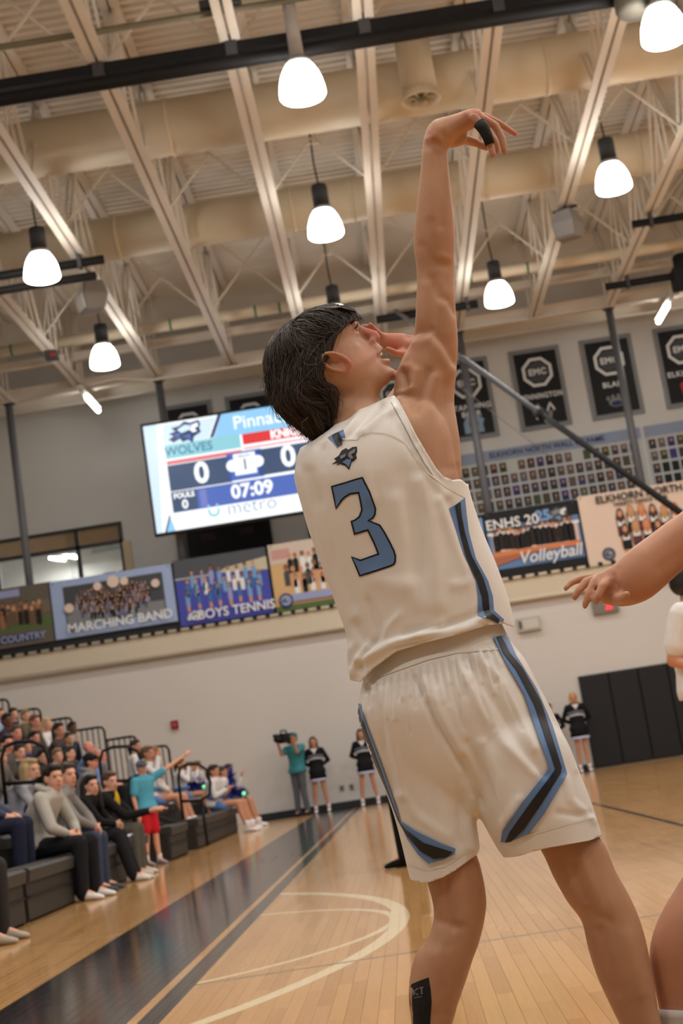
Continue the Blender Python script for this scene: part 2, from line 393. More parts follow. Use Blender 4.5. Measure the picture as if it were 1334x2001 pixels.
# ------------------------------------------------------------------ pendant lamps
def lamp(x, y, zb, label, stem='rod', group=None, rows=True):
    t = tag(empty('pendant_lamp', (x, y, zb)), label, 'lamp', group)
    q = MB(); q.lathe([(.262, 0), (.275, .02), (.272, .09), (.255, .19), (.225, .28), (.185, .36), (.14, .41)], seg=32, cap=False); q.lathe([(.262, 0), (0.001, .01)], seg=32, cap=False)
    q.build('glass_shade', GLOW, t, True)
    q = MB(); q.lathe([(.145, .405), (.165, .41), (.165, .45), (.135, .47)], seg=28); q.build('collar_ring', mat('collar_grey', srgb(120, 118, 116), .4), t, True)
    hm = DKGREY if stem == 'rod' else mat('stem_pale', srgb(176, 172, 168), .5, noise=.04)
    if stem == 'rod':
        q = MB(); q.lathe([(.125, .46), (.125, .80), (.115, .83), (.05, .85)], seg=28); q.build('housing', mat('lamp_housing', srgb(48, 50, 56), .55), t, True)
        q = MB(); q.tube([(0, 0, .84), (-.02, 0, 1.2), (.0, 0, 11.42 - zb)], .014, 8); q.build('rod', BLACK, t, True)
        q = MB(); q.obox((-.1, 0, 10.36 - zb), (.1, 0, 10.36 - zb), .06, .02); q.build('hanger', CREAM, t)
    else:
        q = MB(); q.lathe([(.085, .46), (.08, 1.0), (.08, 11.42 - zb)], seg=20); q.build('stem', hm, t, True)
    ld = bpy.data.lights.new('lamp_light', 'AREA'); ld.shape = 'DISK'; ld.size = .5; ld.energy = LAMP_W; ld.color = LAMP_COL
    lo = bpy.data.objects.new('lamp_light', ld); COL.objects.link(lo); lo.parent = t; lo.location = (0, 0, -.02)
    return t
lamp(0.0, 16.45, 8.6, 'lit bell lamp on a thick pale stem, in front of the black curtain roll', 'pole')
lamp(4.32, 16.5, 8.6, 'lit bell lamp cut by the upper right corner of the picture', 'pole')
lamp(0.02, 21.85, 8.84, 'lit bell lamp on a thin rod, straight above the shooter\'s head')
lamp(-4.40, 21.75, 8.84, 'lit bell lamp crossed by two black bars at the left edge')
lamp(4.50, 21.85, 8.84, 'lit bell lamp hanging to the right of the raised hand')
lamp(-4.5, 27.1, 8.9, 'smallest lit bell lamp, above the bleachers beside the strip light')
lamp(-0.03, 27.0, 8.9, 'lit bell lamp half hidden behind the shooter\'s hair')
lamp(3.06, 27.1, 8.9, 'lit bell lamp to the right of the shooter\'s elbow, above the banners')
# the same lamps go on over the rest of the court, out of the picture
for y in (11.7, 7.0, 2.3, -2.4):
    for x in (-4.3, 0, 4.35, 8.7, 13):
        lamp(x, y, 8.6, 'bell lamp over the near half of the court', group='lamps over the near half')
for y in (16.5, 21.2, 26.1):
    for x in (8.7, 13): lamp(x, y, 8.6, 'bell lamp over the right side of the court', group='lamps over the right side')
for x0, lab in ((-5.62, 'bare strip light at the end of a joist on the left'), (7.02, 'bare strip light at the end of a joist on the right')):
    t = tag(empty('strip_light', (x0, 30.4, 9.42)), lab, 'lamp')
    q = MB(); q.tube([(0, .55, 0), (0, 1.75, 0)], .05, 10); q.build('tube', TUBE, t, True)
    q = MB(); q.box((-.07, -.1, .05), (.07, 1.75, .12)); q.build('housing', WHITEP, t)
    for dy in (.0, 1.6):
        q = MB(); q.obox((0, dy, .12), (0, dy, 2.0), .02, .02); q.build('hanger', CREAM, t)

# ------------------------------------------------------------------ curtain roll, black pipes, brace, speakers
t = tag(empty('curtain_roll', (0, 16.8, 9.27)), 'long black divider curtain roll hung under the joists across the hall', 'curtain')
q = MB(); q.tube([(XL, 0, .085), (6.2, 0, .085)], .085, 16); q.build('lower_roll', BLACK, t, True)
q = MB(); q.box((XL, -.05, .205), (6.2, .09, .33)); q.build('upper_batten', BLACK, t)
for x in [j for j in JX if j < 6]:
    q = MB(); q.box((x - .07, -.07, .15), (x + .07, .1, .42)); q.build('bracket', DKGREY, t)
t = tag(empty('curtain_motor', (4.1, 16.75, 9.12)), 'rounded grey motor box at the right end of the curtain roll', 'motor')
q = MB(); q.lathe([(.2, 0), (.235, .05), (.235, .5), (.2, .55)], seg=20); q.build('casing', mat('motor_grey', srgb(104, 100, 90), .6, noise=.1), t, True)
q = MB(); q.obox((0, 0, .55), (0, 0, .7), .08, .08); q.build('hanger', BLACK, t)
t = tag(empty('service_pipe', (0, 16.35, 9.79)), 'thin olive pipe running across above the curtain roll', 'pipe')
q = MB(); q.tube([(XL, 0, 0), (1.2, 0, 0)], .04, 10); q.build('pipe', mat('pipe_olive', srgb(112, 108, 88), .5), t, True)
q = MB(); q.box((-1.05, -.1, .03), (-.55, .1, .13)); q.build('junction_box', DKGREY, t)
def bar(name, a, b, r, label, clamps=(), m=None):
    a = np.array(a); b = np.array(b); t = tag(empty(name, tuple(a)), label, 'pipe')
    q = MB(); q.tube([(0, 0, 0), b - a], r, 12); q.build('tube', m or BLACK, t, True)
    for c in clamps:
        p = (b - a) * c; q = MB(); q.box(p - (.03, .08, .09), p + (.03, .08, .2)); q.build('clamp', DKGREY, t)
    return t
bar('backstop_pipe', (-9.3, 23.0, 9.47), (-3.62, 23.0, 9.47), .075, 'upper of two black pipes crossing the lamp at the left edge', (.93, .3))
bar('backstop_pipe', (-9.3, 23.0, 9.22), (-3.78, 23.0, 9.22), .07, 'lower of two black pipes crossing the lamp at the left edge', (.5,))
bar('backstop_pipe', (5.42, 25.4, 9.45), (11, 25.4, 9.45), .07, 'black pipe at the right edge, the higher of two', (.06, .3))
bar('backstop_pipe', (5.42, 28.95, 9.45), (11, 28.95, 9.45), .075, 'black pipe at the right edge above the banners, the lower of two', (.08, .3))
bar('backstop_pipe', (.75, 28.7, 9.45), (2.8, 28.7, 9.45), .085, 'short black pipe behind the shooter\'s upper arm', (.9,))
t = tag(empty('pipe_fitting', (6.95, 28.9, 9.25)), 'black winch unit at the right edge beside the strip light', 'winch')
q = MB(); q.box((-.2, -.2, -.1), (.25, .2, .3)); q.build('body', BLACK, t)
q = MB(); q.lathe([(.16, 0), (.18, .05), (.18, .25), (.15, .3)], (0.05, 0, .3), 16); q.build('drum', BLACK, t, True)
a = atY(772, 607, 28.5); b = atY(1345, 1013, 20.0); m1 = a + (b - a) * .30; mj = a + (b - a) * .59
t = tag(empty('backstop_brace', tuple(a)), 'long slanting brace rod from the ceiling, silver at the top and black below', 'rod')
q = MB(); q.tube([(0, 0, 0), m1 - a], .042, 12); q.build('upper_tube', mat('brace_silver', srgb(120, 120, 122), .4, metal=.3), t, True)['label'] = 'silver upper tube'
q = MB(); q.tube([m1 - a, b - a], .05, 12); q.build('lower_tube', BLACK, t, True)
q = MB(); q.tube([mj - a - (b - a) * .01, mj - a + (b - a) * .012], .09, 12); q.build('joint', BLACK, t, True)
t = tag(empty('steel_cable', tuple(atY(880, 742, 24))), 'thin cable slanting down in front of the white wall panel', 'cable')
q = MB(); q.tube([(0, 0, 0), atY(1075, 893, 22) - atY(880, 742, 24)], .006, 6); q.build('wire', DKGREY, t)
def speaker(x, y, z, rz, label, front):
    t = tag(empty('ceiling_speaker', (x, y, z), rz), label, 'speaker')
    q = MB(); q.rings([[(-.17, -.2, -.28), (.17, -.2, -.28), (.2, .12, -.24), (-.2, .12, -.24)], [(-.2, -.24, 0), (.2, -.24, 0), (.24, .18, 0), (-.24, .18, 0)],
                        [(-.13, -.16, .24), (.13, -.16, .24), (.15, .14, .26), (-.15, .14, .26)]]); q.build('cabinet', mat('speaker_grey', srgb(132, 124, 116), .6), t)
    q = MB(); q.rings([[(-.16, -.215, -.25), (.16, -.215, -.25), (.19, -.26, -.0), (-.19, -.26, 0)], [(-.15, -.235, -.24), (.15, -.235, -.24), (.17, -.275, -.0), (-.17, -.275, 0)]]); q.add([(-.19, -.255, 0), (.19, -.255, 0), (.12, -.18, .23), (-.12, -.18, .23)], [(0, 1, 2, 3)])
    q.build('grille', mat('grille_' + front, srgb(206, 206, 204) if front == 'white' else srgb(150, 150, 152), .5), t)
    q = MB(); q.obox((0, 0, .22), (0, 0, .5), .05, .05); q.box((-.22, -.03, .28), (.22, .03, .31)); q.build('bracket', BLACK, t)
    return t
speaker(4.13, 24.4, 9.28, -.5, 'grey trapezoid speaker under a joist on the right', 'grey')
speaker(-4.04, 24.0, 9.22, -1.0, 'white faced speaker under a joist on the left', 'white')
t = tag(empty('exit_horn', (-5.65, 27.9, 9.45)), 'small red and grey device under a joist above the strip light', 'alarm')
q = MB(); q.box((-.12, -.12, 0), (.12, .12, .16)); q.build('body', DKGREY, t)
q = MB(); q.box((.0, -.14, .02), (.1, -.12, .1)); q.build('lens', mat('red_lens', srgb(150, 50, 46), .4), t)

# ------------------------------------------------------------------ columns on the balcony
for x, lab in ((-7.36, 'dark grey column rising past the left banners'), (-4.06, 'dark grey column behind the left end of the scoreboard'), (-.77, 'grey column hidden by the shooter'), (2.52, 'grey column in front of the left end of the photo wall'), (5.80, 'grey column between the two photo wall panels')):
    t = tag(empty('column', (x, D + .12, 4.1)), lab, 'column')
    q = MB(); q.lathe([(.085, 0), (.085, 5.55)], seg=16); q.build('shaft', COLUMN, t, True)
    q = MB(); q.box((-.13, -.13, 0), (.13, .13, .04)); q.build('base_plate', COLUMN, t)
    q = MB(); q.box((-.12, -.12, 5.5), (.12, .12, 5.56)); q.build('cap_plate', COLUMN, t)
# balcony guard behind the banners
t = tag(empty('balcony_guard', (0, D + .02, 4.12)), 'black guard rail along the balcony, hung with team banners', 'railing')
q = MB(); q.box((XL, -.01, .04), (XR, .01, 1.40)); q.build('infill', mat('guard_black', (.018, .018, .02), .6), t)
q = MB(); q.tube([(XL, 0, 1.42), (XR, 0, 1.42)], .035, 10); q.build('top_rail', BLACK, t, True)
for i in range(96):
    x = -8.9 + i * .27
    if x > 8.6: break
    q = MB(); q.box((x - .045, -.16, -.02), (x + .045, -.02, .06)); q.build('clip', BLACK, t)
# ------------------------------------------------------------------ printed things: flat pictures on real panels
def flatm(name, rgb, rough=.55): return mat('print_' + name, srgb(*rgb), rough, .25, noise=.04, nscale=3)
class Flat:
    """flat shapes in the XZ plane, each layer a millimetre nearer the court"""
    def __init__(s, y): s.mb = MB(); s.y = y; s.k = 0
    def poly(s, pts, m, layer=1): s.mb.add([(x, s.y - .0015 * layer, z) for x, z in pts], [tuple(range(len(pts)))], m)
    def rect(s, x0, z0, x1, z1, m, layer=1): s.poly([(x0, z0), (x1, z0), (x1, z1), (x0, z1)], m, layer)
    def disc(s, x, z, rx, rz, m, layer=1, n=10): s.poly([(x + rx * math.cos(a), z + rz * math.sin(a)) for a in np.linspace(0, 2 * math.pi, n, endpoint=False)], m, layer)
    def person(s, x, z, h, shirt, skin, hair, layer=3, legs=None):
        w = h * .125; s.poly([(x - w, z), (x + w, z), (x + w * 1.05, z + h * .62), (x + w * .5, z + h * .72), (x - w * .5, z + h * .72), (x - w * 1.05, z + h * .62)], shirt, layer)
        if legs: s.rect(x - w * .7, z - h * .35, x + w * .7, z, legs, layer)
        s.disc(x, z + h * .87, h * .11, h * .14, hair, layer + 1, 8); s.disc(x, z + h * .84, h * .085, h * .11, skin, layer + 2, 8)
    def stroke(s, pts, w, m, layer=1):
        for (x0, z0), (x1, z1) in zip(pts[:-1], pts[1:]):
            d = np.array((x1 - x0, z1 - z0)); L = np.hypot(*d); n_ = np.array((-d[1], d[0])) / L * w / 2; e = d / L * w * .3
            s.poly([(x0 - e[0] + n_[0], z0 - e[1] + n_[1]), (x0 - e[0] - n_[0], z0 - e[1] - n_[1]), (x1 + e[0] - n_[0], z1 + e[1] - n_[1]), (x1 + e[0] + n_[0], z1 + e[1] + n_[1])], m, layer)
    def build(s, name, parent): o = s.mb.build(name, None, parent); o['kind'] = 'stuff'; return o
BLK = flatm('black', (22, 23, 26)); WHT = flatm('white', (226, 228, 230)); GRY = flatm('grey', (128, 130, 134)); DGR = flatm('darkgrey', (70, 72, 76))
LBL = flatm('lightblue', (120, 158, 205)); MBL = flatm('midblue', (70, 110, 170)); NAV = flatm('navy', (40, 50, 92)); ROY = flatm('royal', (72, 78, 170))
SKN = flatm('skin', (205, 150, 118)); SKD = flatm('skindark', (150, 104, 82)); HBR = flatm('hairbrown', (86, 56, 38)); HBL = flatm('hairblond', (186, 146, 96)); HDK = flatm('hairdark', (40, 30, 26))
TAN = flatm('tan', (206, 170, 120)); GRN = flatm('green', (86, 104, 62)); PNK = flatm('pinkcream', (222, 200, 184)); REDP = flatm('red', (186, 48, 52)); LAV = flatm('lavender', (150, 158, 200)); BRN = flatm('brown', (104, 84, 66)); ORG = flatm('orange', (206, 128, 82)); YEL = flatm('yellow', (196, 190, 90))

def wolf_head(fl, x, z, s, layer=4, mirror=1, dark=BLK, mid=GRY, light=WHT, blue=LBL):
    """howling wolf crest: dark mane swept left, pale muzzle to the right"""
    P = lambda pts: [(x + mirror * a * s, z + b * s) for a, b in pts]
    fl.poly(P([(-1, -.25), (-.72, -.12), (-.95, .02), (-.6, .12), (-.8, .3), (-.35, .36), (-.1, .56), (.2, .42), (.62, .52), (.7, .3), (.62, .1), (.68, -.12), (.3, -.3), (.2, -.62), (-.02, -.42), (-.3, -.5), (-.42, -.3), (-.75, -.45)]), dark, layer)
    fl.poly(P([(-.5, .18), (-.1, .38), (.2, .3), (.1, .08), (-.3, -.02)]), mid, layer + 1)
    fl.poly(P([(.2, .3), (.56, .4), (.58, .2), (.36, .12), (.5, -.04), (.26, -.08), (.12, .1)]), light, layer + 1)
    fl.poly(P([(-.3, -.2), (.12, -.12), (.14, -.48), (-.02, -.32)]), blue, layer + 1)
    fl.poly(P([(-.7, -.02), (-.35, -.02), (-.5, -.26)]), blue, layer + 1)
    fl.disc(x + mirror * .22 * s, z + .2 * s, .05 * s, .04 * s, dark, layer + 2, 6)

# --- team banners hung on the balcony guard
YB_ = D - .06
def team_banner(x0, z0, x1, z1, base, label):
    t = tag(empty('team_banner', ((x0 + x1) / 2, YB_, z0)), label, 'banner', 'team banners on the balcony guard')
    q = MB(); w = (x1 - x0) / 2
    q.box((-w, -.006, 0), (w, .006, z1 - z0)); q.build('vinyl_sheet', base, t)
    for sx in (-w + .06, w - .06):
        q = MB(); q.tube([(sx, -.01, z1 - z0 - .05), (sx, .03, z1 - z0 - .05)], .018, 8); q.build('grommet', DKGREY, t)
    return t, Flat(-.008), w, z1 - z0
def crowd_print(fl, x0, x1, rows, h, shirts, rng, hairs=(HDK, HBR, HBL), skins=(SKN, SKD), step=.16, legs=None):
    for k, z in enumerate(rows):
        x = x0 + rng.random() * step
        while x < x1:
            fl.person(x, z + rng.normal() * .015, h * (1 + rng.normal() * .05), shirts[int(rng.integers(len(shirts)))], skins[int(rng.integers(len(skins)))], hairs[int(rng.integers(len(hairs)))], 3 + 3 * k, legs)
            x += step * (.85 + .3 * rng.random())
rg = np.random.default_rng(3)
# cross country
t, fl, w, h = team_banner(-9.1, 4.32, -6.93, 5.58, flatm('ccbase', (98, 92, 84)), 'olive brown team banner of a running squad, at the left edge')
fl.rect(-w, h * .25, w, h * .45, GRN); fl.rect(-w, h * .5, w, h * .72, flatm('cctrees', (112, 100, 86)))
crowd_print(fl, -w * .8, w * .8, (h * .42, h * .34), .42, (HDK, BRN, SKD), rg, step=.13)
for a, b in ((-.55, -.1), (-.02, .42)): fl.rect(w * a, h * .84, w * b, h * .96, LAV, 3)
fl.rect(-w * .6, h * .06, w * .72, h * .2, DGR, 3); fl.build('printed_picture', t); text_obj('CROSS COUNTRY', .2, LAV, (.1, -.03, h * .13), t, bold=.004)
# marching band
t, fl, w, h = team_banner(-6.9, 4.33, -4.3, 5.56, flatm('mbbase', (158, 176, 212)), 'light blue bordered banner showing a large marching band')
fl.rect(-w * .80, h * .18, w * .84, h * .88, flatm('mbdark', (70, 74, 78))); fl.rect(-w * .78, h * .18, -w * .1, h * .5, GRY, 1.5); fl.rect(w * .2, h * .18, w * .82, h * .4, GRY, 1.5)
for k in range(7):
    sp = .62 - .02 * abs(k - 3) - (.16 if k > 5 else 0)
    crowd_print(fl, -w * sp, w * sp, (h * (.62 - .062 * k),), .2, (flatm('uniform', (120, 122, 146)), HDK, flatm('uniform2', (86, 84, 102)), flatm('uni3', (150, 150, 170))), rg, step=.085)
for x, z, r in ((-.72, .5, .1), (-.22, .8, .09), (.04, .84, .13), (.22, .82, .09), (.72, .7, .09)): fl.disc(x * w, z * h, r, r, PNK, 40, 14)
fl.build('printed_picture', t); text_obj('MARCHING BAND', .27, WHT, (.1, -.08, h * .14), t, bold=.005)
# tennis
t, fl, w, h = team_banner(-4.25, 4.20, -2.28, 5.60, ROY, 'royal blue banner of a tennis squad in three rows')
fl.rect(-w, h * .74, w, h, flatm('tncourt', (80, 82, 90))); fl.poly([(-w * .1, h * .72), (w, h * .66), (w, h * .86), (w * .1, h * .78)], flatm('tnsand', (196, 186, 160)), 2); fl.rect(-w, h * .7, -w * .2, h * .72, YEL, 2)
crowd_print(fl, -w * .82, w * .75, (h * .56,), .36, (LBL, WHT, LAV), rg, step=.19, legs=MBL); crowd_print(fl, -w * .8, w * .8, (h * .42,), .36, (MBL, WHT, LBL), rg, step=.19); crowd_print(fl, -w * .8, w * .8, (h * .3,), .34, (LAV, LBL, MBL), rg, step=.22, legs=SKN)
wolf_head(fl, -w * .66, h * .13, .19, 30, dark=WHT, mid=GRY, light=LAV); fl.build('printed_picture', t)
text_obj('BOYS TENNIS', .27, WHT, (.22, -.08, h * .12), t, bold=.005)
# basketball
t, fl, w, h = team_banner(-2.22, 4.10, -.45, 5.62, TAN, 'tan banner of a girls team on a court, partly behind the shooter')
fl.rect(-w, h * .72, w, h, flatm('gymwhite', (206, 190, 176))); fl.rect(-w * .95, h * .78, -w * .5, h * .92, flatm('rose', (196, 150, 146)), 2)
crowd_print(fl, -w * .6, w * .9, (h * .56,), .46, (BLK, WHT), rg, (HBL, HBR, ORG), step=.135); crowd_print(fl, -w * .72, w * .9, (h * .38,), .46, (BLK, DGR, SKN), rg, (HBL, HBR, ORG), step=.15); crowd_print(fl, -w * .5, w * .9, (h * .29,), .40, (WHT, BLK), rg, (HBL, HBR), step=.19, legs=SKN)
fl.rect(-w * .6, h * .17, w, h * .27, LAV, 30); fl.rect(-w, h * .03, w, h * .13, GRN, 3); fl.disc(-w * .74, h * .2, .15, .15, NAV, 31, 18); fl.disc(-w * .74, h * .2, .11, .11, LAV, 32, 18); wolf_head(fl, -w * .74, h * .2, .1, 33)
fl.build('printed_picture', t); pass
# hidden stretch of the guard: one more banner stays behind the shooter, its green edge shows
t, fl, w, h = team_banner(.6, 4.2, 2.33, 5.5, flatm('fieldbase', (96, 120, 84)), 'banner with a green field, only its edge seen beside the jersey')
fl.rect(-w, h * .7, w, h, LBL); fl.build('printed_picture', t)
# volleyball
t, fl, w, h = team_banner(2.39, 4.12, 4.33, 5.58, flatm('vbbase', (96, 130, 178)), 'blue and black banner of a volleyball team, right of the jersey')
fl.rect(-w, h * .78, w, h, BLK); fl.rect(-w, 0, w, h * .16, BLK); fl.rect(-w * .92, h * .38, w * .95, h * .66, flatm('vbpink', (222, 190, 176)), 2); fl.rect(-w, h * .66, w, h * .7, WHT, 2)
crowd_print(fl, -w * .85, w * .85, (h * .42,), .5, (BLK, HDK), rg, (HBR, HBL, HDK), step=.11); fl.rect(-w * .95, h * .34, w * .95, h * .41, ORG, 12); fl.poly([(-w, h * .2), (w * .2, h * .36), (-w, h * .34)], flatm('rust', (170, 104, 78)), 13)
wolf_head(fl, w * .58, h * .82, .3, 20, dark=DGR, mid=GRY, light=WHT); fl.build('printed_picture', t)
text_obj('ENHS 20', .30, BLK, (-.42, -.045, h * .80), t, bold=.02); text_obj('ENHS 20', .30, WHT, (-.42, -.055, h * .80), t, bold=.004); text_obj('25', .30, LBL, (.24, -.05, h * .83), t, bold=.015)
text_obj('Volleyball', .36, WHT, (.25, -.05, h * .27), t, bold=.004, shear=.25, sx=.95)
# dance team
t, fl, w, h = team_banner(4.38, 3.82, 6.70, 5.62, PNK, 'cream banner of a dance team, at the right edge under the photo wall')
dx0 = -w * .3
for k, (z, hh) in enumerate(((h * .46, .62), (h * .30, .56))):
    for i in range(6):
        x = dx0 + i * .23 + k * .05; zz = z + (.06 * math.sin(i * 1.1))
        fl.poly([(x - .1, zz), (x + .1, zz), (x + .1, zz + hh * .7), (x - .1, zz + hh * .7)], BLK if (i + k) % 2 else flatm('wine', (92, 54, 60)), 4 + 4 * k); fl.rect(x - .075, zz + hh * .36, x + .075, zz + hh * .55, WHT, 5 + 4 * k); fl.disc(x, zz + hh * .72, .085, .16, (HBR, HBL, ORG)[i % 3], 6 + 4 * k)
        fl.disc(x, zz + hh * .78, .05, .07, SKN, 7 + 4 * k); fl.rect(x - .07, zz - .22, x - .015, zz, SKN, 4 + 4 * k); fl.rect(x + .02, zz - .22, x + .08, zz, SKN, 4 + 4 * k)
fl.disc(-w * .62, h * .28, .14, .14, NAV, 3, 20); fl.disc(-w * .62, h * .28, .1, .1, GRY, 4, 20); wolf_head(fl, -w * .62, h * .28, .09, 5)
fl.build('printed_picture', t); text_obj('ELKHORN NORTH', .22, BLK, (.12, -.04, h * .92), t, bold=.004); text_obj('VARSITY DANCE TEAM', .11, BLK, (.12, -.04, h * .84), t, bold=.002)

# --- dark conference banners on the upper wall
def conf_banner(x0, x1, z0, z1, word, emblem, label):
    t = tag(empty('wall_banner', ((x0 + x1) / 2, DU - .03, z0)), label, 'banner', 'black conference banners on the upper wall'); w = (x1 - x0) / 2; h = z1 - z0
    q = MB(); q.box((-w, -.012, 0), (w, .02, h)); q.build('border', GRY, t)
    q = MB(); q.box((-w + .1, -.016, .1), (w - .1, -.012, h - .1)); q.build('field', BLK, t)
    fl = Flat(-.018); cz = h - .58; pts = lambda r: [(r * math.cos(a + math.pi / 8), cz + r * math.sin(a + math.pi / 8)) for a in np.linspace(0, 2 * math.pi, 8, endpoint=False)]
    fl.poly(pts(.37), WHT, 1); fl.poly(pts(.30), BLK, 2); fl.disc(0, cz, .25, .25, DGR, 3, 24)
    n0 = len(fl.mb.v)
    if emblem == 'paw':
        fl.disc(0, .52, .22, .17, GRY, 2, 14)
        for a in (-.22, -.08, .08, .22): fl.disc(a, .76 - abs(a) * .3, .05, .09, GRY, 2)
        fl.disc(0, .48, .16, .1, NAV, 3, 14)
    elif emblem == 'letters':
        fl.stroke([(-.24, .62), (-.16, .9), (-.08, .62)], .05, WHT, 2); fl.stroke([(.1, .62), (.2, .9), (.3, .62)], .05, WHT, 2); fl.poly([(-.22, .58), (.25, .6), (.2, .36), (.02, .18), (-.16, .34)], GRY, 2); fl.poly([(-.12, .3), (.0, .4), (.14, .22), (.06, .12)], WHT, 3); fl.disc(-.2, .38, .07, .05, WHT, 3)
    elif emblem == 'bear':
        fl.poly([(-.26, .2), (.3, .2), (.28, .5), (.34, .68), (.2, .84), (-.16, .84), (-.26, .62)], flatm('ice', (132, 160, 184)), 2); fl.disc(.02, .55, .14, .16, DGR, 3); fl.disc(.02, .5, .08, .07, flatm('ice2', (180, 196, 206)), 4)
    elif emblem == 'red':
        fl.poly([(-.2, .4), (.1, .4), (.25, .9), (-.05, .95), (-.25, .8)], REDP, 2); fl.poly([(-.05, .5), (.06, .5), (.12, .8), (0, .82)], WHT, 3)
    else: wolf_head(fl, 0, .5, .3, 2)
    fl.mb.v[n0:] = [(x_ * .8, y_, .12 + (z_ - .15) * .62) for x_, y_, z_ in fl.mb.v[n0:]]
    fl.build('printed_emblem', t); text_obj('EMC', .2, WHT, (0, -.027, cz), t, bold=.006, spacing=1.08)
    for k, wd in enumerate(word.split('/') if word else []): text_obj(wd, .17, WHT, (0, -.022, h - 1.15 - .17 * k), t, bold=.004, spacing=1.12, sx=1.05 if len(wd) < 9 else .80)
    return t
zt, zb = 9.62, 7.70
for a, b, wd, em, lab in ((2.12, 3.26, 'STANDING/BEAR', 'bear', 'black wall banner with a pale blue bear emblem, beside the shooter\'s armpit'),
                          (3.76, 4.94, 'BENNINGTON', 'letters', 'black wall banner with a pale badge, crossed by the slanting brace'),
                          (5.42, 6.62, 'BLAIR', 'paw', 'black wall banner with a paw print, crossed by a column'),
                          (7.13, 8.3, 'ELKHORN', 'red', 'black wall banner with a red emblem, cut by the right edge'),
                          (-4.36, -3.22, '', 'wolf', 'black wall banner over the left half of the scoreboard'),
                          (-2.90, -1.76, '', 'paw', 'black wall banner over the scoreboard, touching the shooter\'s hair'),
                          (.45, 1.6, '', 'wolf', 'black wall banner seen in the gap between chin and shoulder')):
    conf_banner(a, b, zb, zt, wd, em, lab)

# --- photo wall: title strips, rows of framed pictures
def photo_wall(x0, x1, label, cols0):
    t = tag(empty('photo_wall', (x0, DU - .03, 5.85)), label, 'display')
    q = MB(); q.box((0, 0, 0), (x1 - x0, .03, 1.28)); q.build('panel', mat('panel_grey', srgb(186, 186, 184), .5), t)
    q = MB(); q.box((0, -.012, 1.28), (x1 - x0, .03, 1.54)); q.build('title_strip', flatm('titleblue', (140, 152, 176)), t)
    text_obj('ELKHORN NORTH WALL OF FAME', .17, NAV, ((x1 - x0) / 2 + .05, -.02, 1.41), t, bold=.003)
    n = int((x1 - x0 - .1) / .215); fm = {}
    pics = [flatm('pic%d' % i, c) for i, c in enumerate(((60, 60, 74), (82, 74, 60), (50, 46, 44), (60, 58, 120), (92, 90, 94), (74, 84, 52), (38, 38, 44), (98, 88, 80), (34, 38, 64), (100, 72, 62), (110, 106, 108)))]
    for r in range(4):
        for c in range(n):
            if cols0 and r == 0 and c % 7 == 6: continue
            x = .12 + c * .215; z = .12 + (3 - r) * .285
            fr = MB(); fr.box((x - .096, -.014, z - .01), (x + .096, -.002, z + .25)); f_ = fr.build('picture_frame', WHT, t)
            fl = Flat(-.016); a = pics[int(rg.integers(len(pics)))]; b = pics[int(rg.integers(len(pics)))]
            if x0 > 6 and r > 1 and c > 0: a = b = BLK
            fl.rect(x - .086, z + .008, x + .086, z + .242, a)
            if a is not b: fl.poly([(x - .05, z + .045), (x + .05, z + .045), (x + .035, z + .13), (x - .035, z + .13)], b, 2); fl.disc(x + .005, z + .155, .028, .035, SKN, 3, 8)
            fl.mb.build('photograph', None, f_)
    for k in range(int((x1 - x0) / .62)):
        q = MB(); q.box((.05 + k * .62, -.02, -.02), (.55 + k * .62, 0, .08)); q.build('name_plate', flatm('plate', (86, 90, 104)), t)
photo_wall(2.0, 6.42, 'long wall display of small framed photographs under a blue title strip', True)
photo_wall(6.52, 10.9, 'second wall display of framed photographs, at the right edge', False)

# --- window and door in the upper wall
win = empty('window_1', (0, DU, 0)); win['kind'] = 'structure'
FRM = mat('window_frame_black', (.03, .03, .033), .4)
q = MB()
q.box((-8.66, -.06, 7.03), (-5.66, .06, 7.1)); q.box((-8.66, -.06, 6.60), (-5.66, .06, 6.68)); q.box((-8.66, -.06, 5.86), (-5.66, .06, 5.92))
q.build('frame_rail', FRM, win)['kind'] = 'stuff'
for x in (-8.62, -6.72, -5.70):
    q = MB(); q.box((x - .045, -.06, 5.9), (x + .045, .06, 7.05)); q.build('mullion', FRM, win)
GLASS = bpy.data.materials.new('window_glass'); GLASS.use_nodes = True; nt = GLASS.node_tree; nt.nodes.clear()
_o = nt.nodes.new('ShaderNodeOutputMaterial'); _m = nt.nodes.new('ShaderNodeMixShader'); _t = nt.nodes.new('ShaderNodeBsdfTransparent'); _g = nt.nodes.new('ShaderNodeBsdfGlossy'); _g.inputs['Roughness'].default_value = .02; _m.inputs[0].default_value = .22
nt.links.new(_t.outputs[0], _m.inputs[1]); nt.links.new(_g.outputs[0], _m.inputs[2]); nt.links.new(_m.outputs[0], _o.inputs[0])
TRANSOM_REFL = mat('transom_reflection', srgb(170, 150, 122), .12, .6, metal=.5, noise=.15, nscale=2)  # brownish reflection of the bright ceiling put into the pane colour
for x0, x1 in ((-8.58, -6.76), (-6.68, -5.74)):
    q = MB(); q.box((x0, -.01, 6.68), (x1, .01, 7.03)); q.build('transom_pane', TRANSOM_REFL, win)
    q = MB(); q.box((x0, -.008, 5.92), (x1, .008, 6.60)); q.build('pane', GLASS, win)
q = MB(); q.box((-5.68, -.09, 5.9), (-5.5, -.0, 6.62)); q.build('blind', mat('blind_tan', srgb(196, 178, 146), .7), win)
mb = MB(); mb.box((XL - .2, DU + 2.6, 4.1), (-5.2, DU + 2.7, 9)); mb.box((XL - .2, DU + .3, 4.1), (-5.2, DU + 2.6, 4.15)); mb.box((XL - .2, DU + .3, 7.3), (-5.2, DU + 2.6, 7.4)); mb.box((-5.3, DU + .3, 4.1), (-5.2, DU + 2.6, 7.4))
